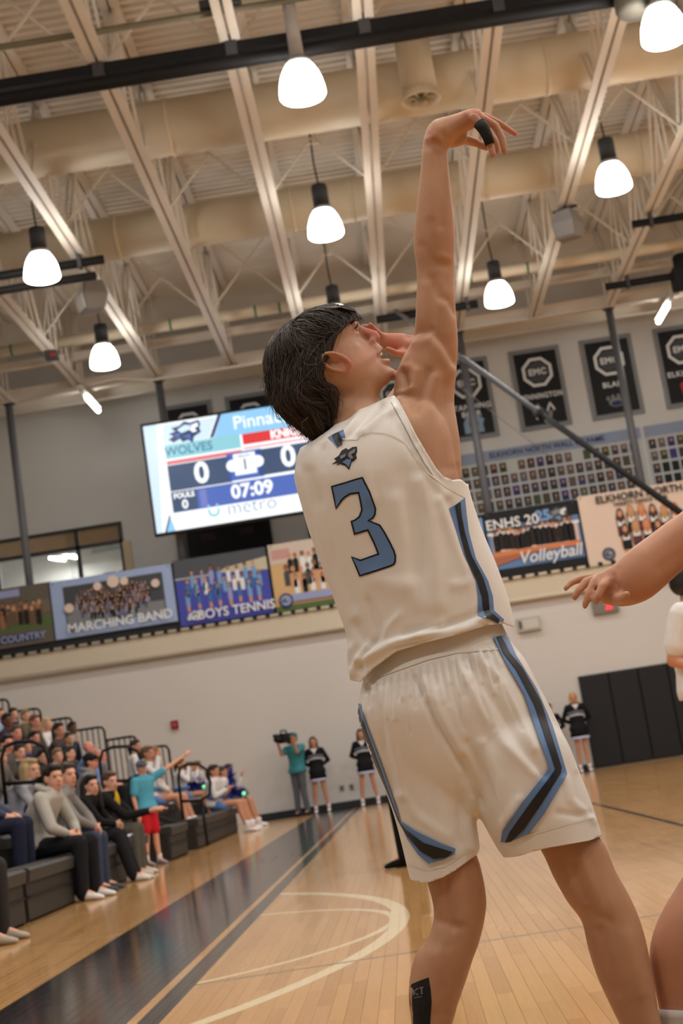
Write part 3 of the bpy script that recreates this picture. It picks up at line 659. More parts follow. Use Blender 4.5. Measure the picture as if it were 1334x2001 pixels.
struct('wall_office', mb, mat('office_wall', srgb(188, 190, 186), .6))
for x in (-7.6, -7.25):
    t = tag(empty('office_light', (x, DU + 1.4, 6.75)), 'short fluorescent tube seen through the balcony window, the %s of two' % ('left' if x < -7.5 else 'right'), 'lamp')
    q = MB(); q.tube([(-.1, 0, 0), (.12, .6, 0)], .035, 8); q.build('tube', TUBE, t, True); q = MB(); q.box((-.14, -.02, .03), (.16, .62, .08)); q.build('housing', WHITEP, t)
    q = MB(); q.box((-.01, .28, .08), (.01, .3, .56)); q.build('hanger', WHITEP, t)
    ld = bpy.data.lights.new('tube_light', 'AREA'); ld.shape = 'RECTANGLE'; ld.size = .1; ld.size_y = .6; ld.energy = 28; lo = bpy.data.objects.new('tube_light', ld); COL.objects.link(lo); lo.parent = t; lo.location = (0, .3, -.05)
for x in (-8.5, -8.15, -6.55, -6.15):
    t = tag(empty('framed_poster', (x, DU + 2.57, 5.95)), {-8.5: 'dark framed poster at the far left behind the balcony window', -8.15: 'blue poster behind the balcony window', -6.55: 'dark poster behind the right pane of the balcony window', -6.15: 'dark poster nearest the blind behind the balcony window'}[x], 'poster')
    q = MB(); q.box((-.14, 0, 0), (.14, .02, .42)); q.build('frame', BLK, t); q = MB(); q.box((-.11, -.006, .03), (.11, 0, .39)); q.build('print', NAV if x == -8.15 else DGR, t)
dr = empty('door_1', (0, DU, 0)); dr['kind'] = 'structure'
q = MB(); q.box((-4.2, -.03, 4.12), (-2.26, .02, 7.0)); q.build('leaf', mat('door_black', (.012, .012, .016), .4), dr)
for x in (-3.72, -2.82):
    q = MB(); q.box((x - .16, -.04, 6.36), (x + .16, -.03, 6.5)); q.build('sign_plate', flatm('signplum', (66, 52, 58)), dr)
q = MB(); q.box((-4.3, -.05, 4.12), (-4.2, .03, 7.05)); q.build('jamb', COLUMN, dr)
dr = empty('door_2', (0, DU, 0)); dr['kind'] = 'structure'
q = MB(); q.box((-1.42, -.03, 4.12), (-.2, .02, 7.0)); q.build('leaf', mat('door_black', (.012, .012, .016), .4), dr)
q = MB(); q.box((-1.2, -.04, 6.3), (-.9, -.03, 6.5)); q.build('vent', DKGREY, dr)

# --- scoreboard screen
YS = 30.45
t = tag(empty('scoreboard', (-1.4, YS, 6.1)), 'bright video scoreboard screen with a black bezel, left of the shooter', 'scoreboard')
t.rotation_euler = (0, 0, 0)
sw0, sw1, sh = -3.08, 1.55, 2.42
q = MB(); q.box((sw0, 0, 0), (sw1, .14, sh)); q.build('cabinet', BLACK, t)
q = MB(); q.box((sw0, -.02, 0), (sw1, 0, .05)); q.box((sw0, -.02, sh - .05), (sw1, 0, sh)); q.box((sw0, -.02, .05), (sw0 + .05, 0, sh - .05)); q.box((sw1 - .05, -.02, .05), (sw1, 0, sh - .05)); q.build('bezel', BLACK, t)['kind'] = 'stuff'
q = MB(); q.box((-2.6, .14, .3), (-2.5, .6, .4)); q.box((.9, .14, .3), (1.0, .6, .4)); q.build('mount', BLACK, t)['kind'] = 'stuff'
def em(name, rgb, s=1.0): return mat('screen_' + name, (0.02, 0.02, 0.02), .3, .2, emit=srgb(*rgb), estr=s)
eW = em('white', (250, 253, 255), 1.15); eB = em('sky', (150, 208, 248), 1.05); eP = em('pale', (214, 234, 254), 1.1); eD = em('slate', (62, 82, 116)); eI = em('indigo', (78, 108, 190)); eR = em('red', (232, 58, 62)); ePk = em('pink', (244, 160, 168)); eT = em('teal', (150, 214, 226)); eN = em('ink', (38, 62, 104)); eTx = em('tealtext', (70, 130, 160))
fl = Flat(-.002); x0, x1, z0, z1 = sw0 + .05, sw1 - .05, .05, sh - .05
fl.rect(x0, z0, x1, z1, eW, 0); fl.poly([(x0 + 1.45, z1 - .5), (x1, z1 - .5), (x1, z1), (x0 + 1.68, z1)], eB, 1); fl.poly([(x0, z0), (x0 + .12, z0), (x0 + .3, z1), (x0, z1)], eP, 1)
fl.poly([(x0 + .42, z1 - .04), (x0 + 1.55, z1 - .04), (x0 + 1.35, z1 - .47), (x0 + .38, z1 - .47)], eP, 1); fl.poly([(x0 + 1.60, z1), (x0 + 1.68, z1), (x0 + 1.45, z1 - .47), (x0 + 1.37, z1 - .47)], eN, 2)
fl.poly([(x0 + .17, z0), (x0 + .4, z0), (x0 + .32, z0 + .32)], eB, 1); fl.poly([(x0 + .17, z0), (x0 + .21, z0), (x0 + .33, z0 + .32), (x0 + .31, z0 + .36)], eN, 2)
wolf_head(fl, x0 + .92, z1 - .26, .42, 3, dark=eN, mid=eP, light=eW, blue=eI)
fl.rect(x0 + .4, z1 - .78, x0 + 2.0, z1 - .48, eT, 2); fl.rect(x0 + .4, z1 - .90, x0 + 2.0, z1 - .84, eR, 2); fl.rect(x0 + .4, z1 - .86, x0 + 2.0, z1 - .82, ePk, 3)
fl.rect(x0 + 2.05, z1 - .73, x1 - .1, z1 - .5, eR, 2); fl.rect(x0 + 2.05, z1 - .83, x1 - .1, z1 - .79, ePk, 2)
fl.rect(x0 + .4, z1 - 1.48, x0 + 1.72, z1 - .92, eD, 2); fl.rect(x0 + 2.3, z1 - 1.44, x1 - .1, z1 - .88, eD, 2); fl.rect(x0 + 1.66, z1 - 1.46, x0 + 2.4, z1 - .86, eI, 2)
fl.poly([(x0 + 1.8, z1 - 1.36), (x0 + 2.26, z1 - 1.36), (x0 + 2.26, z1 - .9), (x0 + 1.8, z1 - .9)], eW, 4); fl.disc(x0 + 1.76, z1 - 1.14, .13, .13, eW, 4, 16); fl.disc(x0 + 2.3, z1 - 1.12, .13, .13, eW, 4, 16)
fl.rect(x0 + .4, z1 - 1.94, x1 - .1, z1 - 1.5, eI, 2); fl.rect(x0 + .4, z1 - 1.93, x0 + .94, z1 - 1.5, eD, 3); fl.rect(x0 + 1.0, z1 - 1.9, x0 + 1.14, z1 - 1.54, em('violet', (120, 130, 200)), 3)
for s in (-1, 1): fl.disc(x0 + 1.24 + s * .09, z0 + .4, .03, .04, eT, 3)
fl.stroke([(x0 + 1.14, z0 + .32), (x0 + 1.17, z0 + .22), (x0 + 1.26, z0 + .19), (x0 + 1.33, z0 + .23), (x0 + 1.35, z0 + .32)], .05, eT, 3)
scr = fl.build('screen_picture', t)
TX = lambda s_, size, m, x, z, b=.012, sx=1., sp=1.: text_obj(s_, size, m, (x, -.02, z), t, bold=b, sx=sx, spacing=sp)
TX('WOLVES', .26, eTx, x0 + .9, z1 - .64, .004); TX('0', .62, eW, x0 + 1.1, z1 - 1.2, .02); TX('0', .62, eW, x0 + 2.95, z1 - 1.14, .02); 
TX('PERIOD', .08, eTx, x0 + 2.03, z1 - .97, .001); TX('1', .34, eN, x0 + 2.03, z1 - 1.16, .002); TX('07:09', .40, eW, x0 + 2.1, z1 - 1.71, .014); TX('FOULS', .15, eW, x0 + .67, z1 - 1.60, .006); TX('0', .26, eW, x0 + .67, z1 - 1.80, .008)
TX('metro', .42, em('slatetext', (120, 150, 178)), x0 + 2.05, z0 + .28, -.006); TX('Pinnacle', .40, eW, x0 + 2.55, z1 - .25, .004); TX('KNIGHTS', .24, eW, x0 + 3.15, z1 - .62, .012)

# --- small things on the lower wall
t = tag(empty('fire_alarm', (-4.66, D - .06, 2.12)), 'small red alarm box on the beige wall above the bleacher rail', 'alarm')
q = MB(); q.box((-.075, 0, 0), (.075, .06, .17)); q.build('body', mat('alarm_red', srgb(140, 30, 32), .4), t); q = MB(); q.box((-.03, -.012, .05), (.03, 0, .11)); q.build('strobe', mat('strobe', srgb(190, 90, 90), .3), t)
for i, x in enumerate((-1.42, -1.22)):
    t = tag(empty('wall_outlet', (x, D - .012, .34)), 'small steel outlet plate on the wall, %s of the pair' % ('left' if i == 0 else 'right'), 'outlet')
    q = MB(); q.box((-.045, 0, 0), (.045, .012, .12)); q.build('plate', mat('plate_steel', srgb(150, 138, 120), .4, metal=.4), t)
    q = MB(); q.box((-.018, -.004, .03), (.018, 0, .09)); q.build('socket', DKGREY, t)
t = tag(empty('wall_box', (2.93, D - .1, 3.0)), 'pale metal box with a dark hinge on the wall beside the jersey hem', 'box')
q = MB(); q.box((-.24, 0, 0), (.24, .1, .28)); q.build('body', mat('box_pale', srgb(176, 170, 160), .45), t); q = MB(); q.box((-.12, -.012, .04), (.2, 0, .24)); q.build('door', mat('box_door', srgb(196, 192, 184), .4), t); q = MB(); q.box((-.21, -.015, .06), (-.16, 0, .22)); q.build('hinge', DKGREY, t)
t = tag(empty('timer_box', (4.55, D - .1, 3.12)), 'grey box with a glowing red figure behind the outstretched hand', 'timer')
q = MB(); q.box((-.27, 0, 0), (.27, .1, .3)); q.build('body', mat('timer_grey', srgb(140, 136, 128), .5), t); q = MB(); q.box((-.25, -.01, .02), (.25, 0, .26)); q.build('face', mat('timer_face', srgb(120, 116, 108), .4), t)
text_obj('2', .24, mat('led_red', (.1, .0, .0), .4, emit=(1, .05, .06), estr=1.4), (.06, -.02, .15), t, name='lit_digit', bold=.02)
# wall pads
PAD = mat('pad_black', srgb(23, 23, 26), .55, .35, noise=.15, nscale=5)
t = tag(empty('wall_padding', (3.74, D - .075, .03)), 'black safety padding on the far wall behind the cheerleader', 'padding')
for k in range(9):
    q = MB(); x = k * .612; R = []
    for y, e in ((.07, 0), (.02, 0), (.004, .012), (0, .03)): R.append([(x + e + .004, y, e), (x + .608 - e, y, e), (x + .608 - e, y, 1.87 - e), (x + e + .004, y, 1.87 - e)])
    q.rings(R); q.build('pad', PAD, t)
q = MB(); q.box((0, .01, 1.872), (9 * .612, .07, 1.885)); q.build('top_batten', DKGREY, t)
# ------------------------------------------------------------------ bleachers
BX, RUN, RISE, SEAT = -3.08, .55, .25, .42
BGREY = mat('bleacher_grey', srgb(58, 56, 54), .55, .35, noise=.1, nscale=3); BFACE = mat('bleacher_face', srgb(42, 39, 36), .55, .35, noise=.15, nscale=4); BTREAD = mat('bleacher_tread', srgb(90, 88, 86), .6, .3, noise=.1)
def bleacher(y0, y1, rows, label):
    t = tag(empty('bleacher', (BX, y0, 0)), label, 'bleacher', 'folding bleacher sections'); Ln = y1 - y0
    for k in rows:
        x = -RUN * k; zs = SEAT + RISE * k; n = max(1, round(Ln / 1.85))
        for i in range(n):
            a, b = Ln * i / n + .006, Ln * (i + 1) / n - .006
            q = MB(); R = []
            for xx, zz in ((.0, zs - .11), (.015, zs - .02), (-.01, zs), (-.27, zs), (-.29, zs - .03), (-.28, zs - .07)): R.append((x + xx, zz))
            q.rings([[(px_, a, pz_) for px_, pz_ in R], [(px_, b, pz_) for px_, pz_ in R]]); q.build('seat_board', BGREY, t)
            q = MB(); q.box((x - .07, a, RISE * k + .02), (x - .03, b, zs - .1)); q.build('riser_panel', BFACE, t)
            if k == 0:
                q = MB(); q.box((x - .028, a + .02, .19), (x - .012, b - .02, .205)); q.build('seam_strip', BLACK, t)
        q = MB(); q.box((x - RUN - .05, 0, zs - .2), (x - .3, Ln, zs - .165)); q.build('tread', BTREAD, t)
    for yy in (0, Ln - .04):
        q = MB(); k1 = max(rows); q.add([(-.04, yy, 0), (-RUN * k1 - .3, yy, 0), (-RUN * k1 - .3, yy, SEAT + RISE * k1 - .1), (-.04, yy, SEAT - .1)] + [(-.04, yy + .04, 0), (-RUN * k1 - .3, yy + .04, 0), (-RUN * k1 - .3, yy + .04, SEAT + RISE * k1 - .1), (-.04, yy + .04, SEAT - .1)],
                        [(0, 1, 2, 3), (7, 6, 5, 4), (0, 4, 5, 1), (1, 5, 6, 2), (2, 6, 7, 3), (3, 7, 4, 0)]); q.build('end_panel', BFACE, t)
    return t
bleacher(9.0, 11.75, range(0, 9), 'bleacher section cut by the lower left edge')
bleacher(11.85, 17.3, range(0, 9), 'bleacher section holding the front row of spectators')
bleacher(17.3, 19.0, range(1, 9), 'set back bleacher section at the aisle behind the child in teal')
bleacher(19.0, 20.4, range(0, 9), 'short bleacher section right of the child in teal')
bleacher(20.4, 21.4, range(1, 9), 'narrow set back bleacher bay with a dark gap')
bleacher(21.4, 26.4, range(0, 9), 'far bleacher section under the seated cheerleaders')
# stepped guard rails on the far end
for k in range(1, 9):
    x1 = -3.58 - RUN * k; zb, zt_ = SEAT + RISE * k - .2, SEAT + RISE * k + 1.0
    t = tag(empty('end_rail', (x1 - .3, 26.55, zb)), ['', 'black guard rail panel lowest on the far bleacher end', 'second black guard rail panel up the far bleacher end', 'third black guard rail panel up the far bleacher end', 'fourth black guard rail panel up the far bleacher end', 'fifth black guard rail panel up the far bleacher end', 'sixth black guard rail panel up the far bleacher end', 'seventh black guard rail panel up the far bleacher end', 'topmost black guard rail panel on the far bleacher end'][k], 'railing', 'guard rails on the bleacher end')
    q = MB(); q.tube([(.27, 0, 0), (.27, 0, zt_ - zb - .08), (.24, 0, zt_ - zb - .02), (.18, 0, zt_ - zb), (-.27, 0, zt_ - zb)], .022, 8); q.build('frame', BLACK, t, True)
    for i in range(5):
        q = MB(); x = -.24 + i * .1; q.tube([(x, 0, 0), (x, 0, zt_ - zb)], .012, 6); q.build('baluster', BLACK, t)
def loop_rail(px, py, Y, w, h, label):
    c = atY(px, py, Y); t = tag(empty('aisle_rail', (c[0], Y, c[2] - h)), label, 'railing')
    pts = [(-w, 0, 0), (-w, 0, h * .75), (-w * .8, 0, h * .95), (-w * .3, 0, h), (w * .4, 0, h * .97), (w * .85, 0, h * .85), (w, 0, h * .6), (w * .85, 0, h * .38), (w * .2, 0, h * .3), (-w * .9, 0, h * .34)]
    q = MB(); q.tube(pts, .021, 8); q.build('loop', BLACK, t, True)
    q = MB(); q.tube([(w * .3, 0, -.4), (w * .3, 0, h * .32)], .021, 8); q.build('post', BLACK, t, True)
loop_rail(232, 1458, 18.6, .26, .62, 'black looped handrail at the aisle behind the child in teal')
loop_rail(375, 1492, 21.0, .22, .75, 'black looped handrail in front of the seated cheerleaders')
loop_rail(45, 1448, 15.0, .24, .6, 'black looped handrail among the upper spectators')

# ------------------------------------------------------------------ people of the crowd
def skinm(k): 
    c = {'fair': (222, 164, 138), 'pale': (228, 178, 156), 'tan': (200, 142, 112), 'brown': (112, 74, 58), 'rosy': (220, 150, 130)}[k]
    return mat('skin_' + k, srgb(*c), .5, .35, noise=.06, nscale=20)
def cloth(rgb): return mat('cloth_%d_%d_%d' % rgb, srgb(*rgb), .85, .2, noise=.10, nscale=18, bump=.10, bscale=45)
def hairm(rgb): return mat('hair_%d_%d_%d' % rgb, srgb(*rgb), .5, .4, noise=.35, nscale=60, stretch=(1, 1, .2))
EYE = mat('eye_dark', srgb(48, 34, 30), .3); LIP = mat('lip', srgb(176, 104, 96), .5); TEE = mat('teeth', srgb(235, 228, 216), .3)
_sph = MB(); _sph.ell((0, 0, 0), (1, 1, 1), seg=8); _so = _sph.build('eye', EYE, None, True); EYE_ME = _so.data; bpy.data.objects.remove(_so)
_sph = MB(); _sph.ell((0, 0, 0), (1, 1, 1), seg=8); _so = _sph.build('mouth', LIP, None, True); LIP_ME = _so.data; bpy.data.objects.remove(_so)

def person(label, head, fwd, look=None, pose='sit', seat=.42, foot=0., skin='fair', hair=(50, 38, 32), style='short', top=(150, 150, 150), sleeve='long', bottom=(30, 30, 34), leg='long',
           shoe=(210, 208, 204), arms='knee', lean=.1, s=1.0, woman=False, vox=.016, arm_r=None, arm_l=None, group=None, cat='person', pitch=0., stance=.1, trim=None):
    """head: world point of the head's centre; fwd, look: degrees from +X (the court) anticlockwise"""
    head = np.array(head, float); a = math.radians(fwd); Fv = np.array((math.cos(a), math.sin(a), 0)); Lv = np.array((-math.sin(a), math.cos(a), 0)); Z = np.array((0, 0, 1.))
    lk = math.radians(fwd if look is None else look)
    pel = head - Fv * lean * s; pel[2] = (seat + .11 * s) if pose == 'sit' else foot + .93 * s
    base = np.array((pel[0], pel[1], foot))
    root = tag(empty('person', tuple(base)), label, cat, group)
    up = head - pel; nb = pel + up * .80                     # neck base
    sw = (.165 if woman else .188) * s; G = lambda p: p - base
    def sp(t, bend=.03): return pel + (nb - pel) * t - Fv * bend * s * math.sin(math.pi * t)
    sh = [sp(.90) + Lv * sgn * sw - Z * .01 for sgn in (-1, 1)]
    hips = [pel + Lv * sgn * .088 * s - Z * .02 * s for sgn in (-1, 1)]
    if pose == 'sit':
        knees = [pel + Lv * sgn * (.075 if woman else .13) * s + Fv * .43 * s + Z * (-.02 * s + max(0, foot + .5 * s - pel[2]) * .8) for sgn in (-1, 1)]
        ank = [k + Fv * (-.02 if not woman else .12) * s + Lv * sgn * .02 for k, sgn in zip(knees, (-1, 1))]
        for p in ank: p[2] = foot + .085 * s
    else:
        knees = [pel + Lv * sgn * stance * s + Fv * .02 * s - Z * .44 * s for sgn in (-1, 1)]
        ank = [pel + Lv * sgn * (stance * 1.35) * s for sgn in (-1, 1)]
        for p in ank: p[2] = foot + .085 * s
    el = []; wr = []
    for i, sgn in enumerate((-1, 1)):
        A = (arm_r if i == 0 else arm_l) or arms
        S_ = sh[i]
        if A == 'knee': e = S_ + Lv * sgn * .07 * s + Fv * .10 * s - Z * .26 * s; w = knees[i] * .75 + hips[i] * .25 + Z * .09 * s
        elif A == 'clasp': e = S_ + Lv * sgn * .06 * s + Fv * .16 * s - Z * .24 * s; w = (knees[0] + knees[1]) / 2 + Lv * sgn * .035 - Fv * .02 * s + Z * .10 * s
        elif A == 'lap': e = S_ + Lv * sgn * .07 * s + Fv * .04 * s - Z * .28 * s; w = pel + Fv * .2 * s + Lv * sgn * .07 * s + Z * .10 * s
        elif A == 'behind': e = S_ + Lv * sgn * .12 * s - Fv * .08 * s - Z * .26 * s; w = pel - Fv * .14 * s + Lv * sgn * .06 * s + Z * .10 * s
        elif A == 'side': e = S_ + Lv * sgn * .06 * s - Z * .29 * s; w = e + Fv * .06 * s - Z * .25 * s
        elif A == 'mouth': e = S_ + Lv * sgn * .08 * s + Fv * .16 * s - Z * .16 * s; w = head + Fv * .15 * s - Z * .07 * s + Lv * sgn * .05 * s
        elif A == 'pom': e = S_ + Lv * sgn * .06 * s + Fv * .06 * s - Z * .26 * s; w = pel + Fv * .26 * s + Lv * sgn * .06 * s + Z * .22 * s
        elif A == 'bent': e = S_ + Lv * sgn * .05 * s + Fv * .03 * s - Z * .29 * s; w = e + Fv * .22 * s - Z * .07 * s
        else: e = S_ + Fv * A[0][0] + Lv * A[0][1] + Z * A[0][2]; w = S_ + Fv * A[1][0] + Lv * A[1][1] + Z * A[1][2]
        el.append(e); wr.append(w)
    def ring(c, aw, bw, n=16, p=2.3):
        return [G(c) + Lv * aw * s * np.sign(math.cos(t)) * abs(math.cos(t)) ** (2 / p) + Fv * bw * s * np.sign(math.sin(t)) * abs(math.sin(t)) ** (2 / p) for t in np.linspace(0, 2 * math.pi, n, endpoint=False)]
    k = .88 if woman else 1.0
    def torso(mb, o=0., t0=0., flare=0.):
        st = [(-.10, .15, .11), (0, .165, .115), (.22, .15 * (k if woman else 1), .105), (.45, .155 * k, .11), (.68, .178 * k, .118), (.86, .185 * k, .105), (.95, .13 * k, .08), (1.02, .07, .065)]
        mb.rings([ring(sp(t, .03 if t > 0 else 0), a_ + o + (flare if t < .1 else 0), b_ + o + (flare if t < .1 else 0)) for t, a_, b_ in st if t >= t0])
    # skin: one continuous body
    mb = MB(); torso(mb)
    mb.caps(G(sp(.98)), G(head - Z * .07 * s - Fv * .01), .056 * s, .052 * s)
    hb = np.array(((-math.sin(lk), math.cos(lk), 0), (math.cos(lk) * math.cos(pitch), math.sin(lk) * math.cos(pitch), math.sin(pitch)), (0, 0, 0.)))
    hb[2] = np.cross(hb[1], hb[0]) * -1; hb[2] = np.cross(hb[0], hb[1]); hb[2] *= np.sign(hb[2][2] or 1)
    H = lambda l, f_, z: G(head) + s * (hb[0] * l + hb[1] * f_ + hb[2] * z)
    mb.ell(H(0, -.012, .025), (.074 * s, .096 * s, .088 * s), hb); mb.ell(H(0, .022, -.04), (.062 * s, .072 * s, .082 * s), hb); mb.ell(H(0, .05, -.092), (.036 * s, .038 * s, .03 * s), hb)
    mb.ell(H(0, .098, -.03), (.013 * s, .022 * s, .024 * s), hb, 10); mb.ell(H(0, .08, .02), (.045 * s, .02 * s, .014 * s), hb, 10)
    for sgn in (-1, 1): mb.ell(H(sgn * .077, -.008, -.012), (.012 * s, .022 * s, .034 * s), hb, 10)
    for i in (0, 1):
        mb.caps(G(sh[i]), G(el[i]), .05 * s * k, .04 * s * k); mb.caps(G(el[i]), G(wr[i]), .04 * s * k, .028 * s)
        d = unit(wr[i] - el[i]); n_ = unit(np.cross(d, Lv if abs(d @ Lv) < .8 else Z)); b_ = np.cross(n_, d)
        mb.caps(G(wr[i]), G(wr[i] + d * .07 * s), .028 * s, .036 * s, 8)
        for j in range(4): mb.caps(G(wr[i] + d * .08 * s + b_ * (j - 1.5) * .019 * s), G(wr[i] + d * (.16 - .012 * abs(j - 1.3)) * s + b_ * (j - 1.5) * .02 * s - n_ * .02 * s), .0105 * s, .0095 * s, 6)
        mb.caps(G(wr[i] + d * .03 * s + b_ * .03 * s), G(wr[i] + d * .09 * s + b_ * .062 * s), .012 * s, .010 * s, 6)
        mb.caps(G(hips[i]), G(knees[i]), .078 * s, .054 * s); 
        ca = knees[i] * .65 + ank[i] * .35 - Fv * .012 * s
        mb.caps(G(knees[i]), G(ca), .052 * s, .053 * s); mb.caps(G(ca), G(ank[i]), .052 * s, .036 * s)
        mb.caps(G(ank[i]), G(ank[i] + Fv * .10 * s - Z * .045 * s), .035 * s, .03 * s, 8)
    add_remesh(mb.build('body', skinm(skin), root), vox, 3)
    # face
    for sgn in (-1, 1):
        o = mesh_obj('eye', EYE_ME, root); o.matrix_world = Matrix.Translation(Vector(H(sgn * .031, .083, -.0))) @ Matrix.Diagonal((.011 * s, .011 * s, .0055 * s, 1)); o.matrix_parent_inverse.identity()
    o = mesh_obj('mouth', LIP_ME, root); o.location = H(0, .086, -.073); o.scale = (.022 * s, .022 * s, .008 * s)
    # hair
    hm = hairm(hair)
    if style != 'bald':
        mb = MB(); mb.ell(H(0, -.022, .038), (.084 * s, .100 * s, .086 * s), hb); mb.ell(H(0, -.045, -.005), (.080 * s, .074 * s, .08 * s), hb)
        mb.ell(H(0, .05, .085), (.062 * s, .04 * s, .026 * s), hb)
        if style in ('long', 'curly'):
            r = 1.0 if style == 'long' else 1.25
            for l, f_ in ((-.065, -.04), (.065, -.04), (0, -.075), (-.04, -.07), (.04, -.07)): mb.caps(H(l, f_, .02), H(l * 1.25 * r, f_ * 1.1 + .01, -.24), .04 * s * r, .034 * s * r, 10)
        if style == 'bob':
            for l, f_ in ((-.07, -.03), (.07, -.03), (0, -.07), (-.045, -.06), (.045, -.06), (.07, .01), (-.07, .01)): mb.caps(H(l, f_, .03), H(l * 1.15, f_, -.09), .036 * s, .03 * s, 10)
        if style == 'pony':
            mb.caps(H(0, -.10, .05), H(0, -.15, -.03), .03 * s, .035 * s); mb.caps(H(0, -.15, -.03), H(0, -.13, -.2), .035 * s, .015 * s)
        add_remesh(mb.build('hair', hm, root), .013, 2)
    if style == 'cap':
        mb = MB(); mb.ell(H(0, -.015, .05), (.092 * s, .108 * s, .082 * s), hb)
        c0 = H(0, .07, .045); mb.ell(c0 + hb[1] * .05 * s, (.075 * s, .075 * s, .012 * s), hb)
        o = mb.build('baseball_cap', trim or cloth((30, 32, 34)), root, True)
    # clothes
    mb = MB(); torso(mb, .022, -.12, .02)
    for i in (0, 1):
        if sleeve == 'long': mb.caps(G(sh[i]), G(el[i]), .066 * s * k, .055 * s * k); mb.caps(G(el[i]), G(el[i] + (wr[i] - el[i]) * .93), .055 * s * k, .04 * s)
        elif sleeve == 'short': mb.caps(G(sh[i]), G(sh[i] + (el[i] - sh[i]) * .72), .07 * s * k, .068 * s * k)
    if sleeve == 'hood': pass
    add_remesh(mb.build('shirt', cloth(top), root), vox, 3)
    if arms == 'hoodless' or label.find('hoodie') >= 0:
        mb = MB(); mb.tube([G(sp(1.0)) + Lv * .085 * s * math.cos(t) + Fv * (.085 * s * math.sin(t) - .03 * s) + Z * (.02 * s - .03 * s * math.sin(t)) for t in np.linspace(-.2, math.pi * 2 - .4, 14)], .034 * s, 8)
        add_remesh(mb.build('hood', cloth(top), root), .014, 2)
    if leg == 'skirt':
        mb = MB(); c0 = pel + Z * .06 * s
        if pose == 'sit': mb.rings([ring(c0, .16, .12), ring(c0 + Fv * .10 * s - Z * .07 * s, .19, .17), ring(c0 + Fv * .12 * s - Z * .15 * s, .20, .19)])
        else: mb.rings([ring(c0, .145, .115), ring(c0 - Z * .10 * s, .18, .15), ring(c0 - Z * .235 * s, .205, .175)])
        mb.build('skirt', cloth(bottom), root, True)
        if pose != 'sit':
            mb = MB(); mb.rings([ring(c0 - Z * .236 * s, .207, .177), ring(c0 - Z * .285 * s, .212, .182)]); mb.build('skirt_hem', cloth((190, 196, 226)), root, True)
    else:
        mb = MB(); mb.rings([ring(pel + Z * .10 * s, .163, .12), ring(pel, .178, .13), ring(pel - Z * .07 * s, .17, .125)])
        for i in (0, 1):
            mb.caps(G(hips[i]), G(hips[i] + (knees[i] - hips[i]) * (1 if leg == 'long' else .82)), .096 * s, .07 * s if leg == 'long' else .09 * s)
            if leg == 'long': mb.caps(G(knees[i]), G(ank[i] - Z * .02 * s), .07 * s, .062 * s)
        add_remesh(mb.build('trousers' if leg == 'long' else 'shorts', cloth(bottom), root), vox, 3)
    for i in (0, 1):
        mb = MB(); p = ank[i]; fz = foot
        q = lambda f_, w, z0, z1: [G(p) * np.array((1, 1, 0)) + Fv * f_ * s + Lv * w * s * c + Z * (z0 if k_ < 2 else z1) * s for k_, c in enumerate((-1, 1, 1, -1))]
        mb.rings([q(-.075, .025, .0, .05), q(-.06, .036, 0, .085), q(.0, .038, 0, .10), q(.06, .042, 0, .085), q(.13, .046, 0, .055), q(.17, .036, .0, .042), q(.19, .018, .004, .03)])
        o = mb.build('shoe', cloth(shoe), root, True); md = o.modifiers.new('round', 'SUBSURF'); md.levels = 1; md.render_levels = 1
        if leg != 'long':
            mb = MB(); mb.caps(G(p + Z * .0), G(p + Z * .07 * s), .042 * s, .044 * s, 10); mb.build('sock', cloth((225, 225, 226)), root, True)
    return root, dict(pel=pel, wr=wr, el=el, sh=sh, Fv=Fv, Lv=Lv, head=head, knees=knees)

def rowfor(px, py, dx=0.0):
    best = None
    for k in range(0, 9):
        x = BX - .2 - RUN * k + dx; p = atX(px, py, x); e = abs(p[2] - (SEAT + RISE * k + .76))
        if best is None or e < best[0]: best = (e, k, p)
    return best[1], best[2]
def spectator(px, py, label, row=None, **kw):
    k, p = rowfor(px, py)
    if row is not None: k = row; p = atX(px, py, BX - .2 - RUN * k + kw.pop('dx', 0.0))
    else: kw.pop('dx', None)
    seat = SEAT + RISE * k; s = kw.pop('s', float(np.clip((p[2] - seat) / .80, .86, 1.1)))
    kw.setdefault('fwd', 0)
    return person(label, p, seat=seat, foot=RISE * k, s=s, **kw)
crowd = {}
crowd['hoodie'] = spectator(105, 1519, 'person in a pale grey hoodie and black trousers, front row, hands on knees', 0, dx=.06, look=-50, hair=(34, 27, 24), top=(176, 172, 164), shoe=(226, 224, 222), lean=.22, vox=.012, s=1.06, fwd=-8)
crowd['greyman'] = spectator(131, 1514, 'person in a grey sweatshirt and blue jeans beside the pale hoodie', 0, dx=.0, look=-40, hair=(70, 58, 50), top=(134, 130, 126), bottom=(58, 68, 88), shoe=(80, 82, 84), lean=.22, vox=.013, arms='clasp', s=1.05)
crowd['blackhair'] = spectator(178, 1534, 'person with long curly black hair, all in black, front row', 0, look=-50, hair=(20, 17, 17), style='curly', top=(22, 21, 23), woman=True, lean=.2, vox=.013, arms='clasp', skin='fair', s=.96)
crowd['yellow'] = spectator(215, 1527, 'person in a black jacket over a yellow shirt, front row end', 0, look=-42, hair=(84, 64, 48), top=(26, 25, 26), bottom=(92, 88, 80), lean=.2, vox=.013, s=.96, arms=((.22, 0, -.24), (.48, .02, -.22)), shoe=(214, 210, 200))
r_, d_ = crowd['yellow']
q = MB(); c_ = d_['pel'] + (d_['head'] - d_['pel']) * .58 + d_['Fv'] * .112 - np.array(r_.location); q.ell(c_, (.05, .05, .13), np.array((d_['Lv'], d_['Fv'], (0, 0, 1)))); q.build('shirt_front', cloth((206, 166, 42)), r_, True)['label'] = 'yellow shirt front'
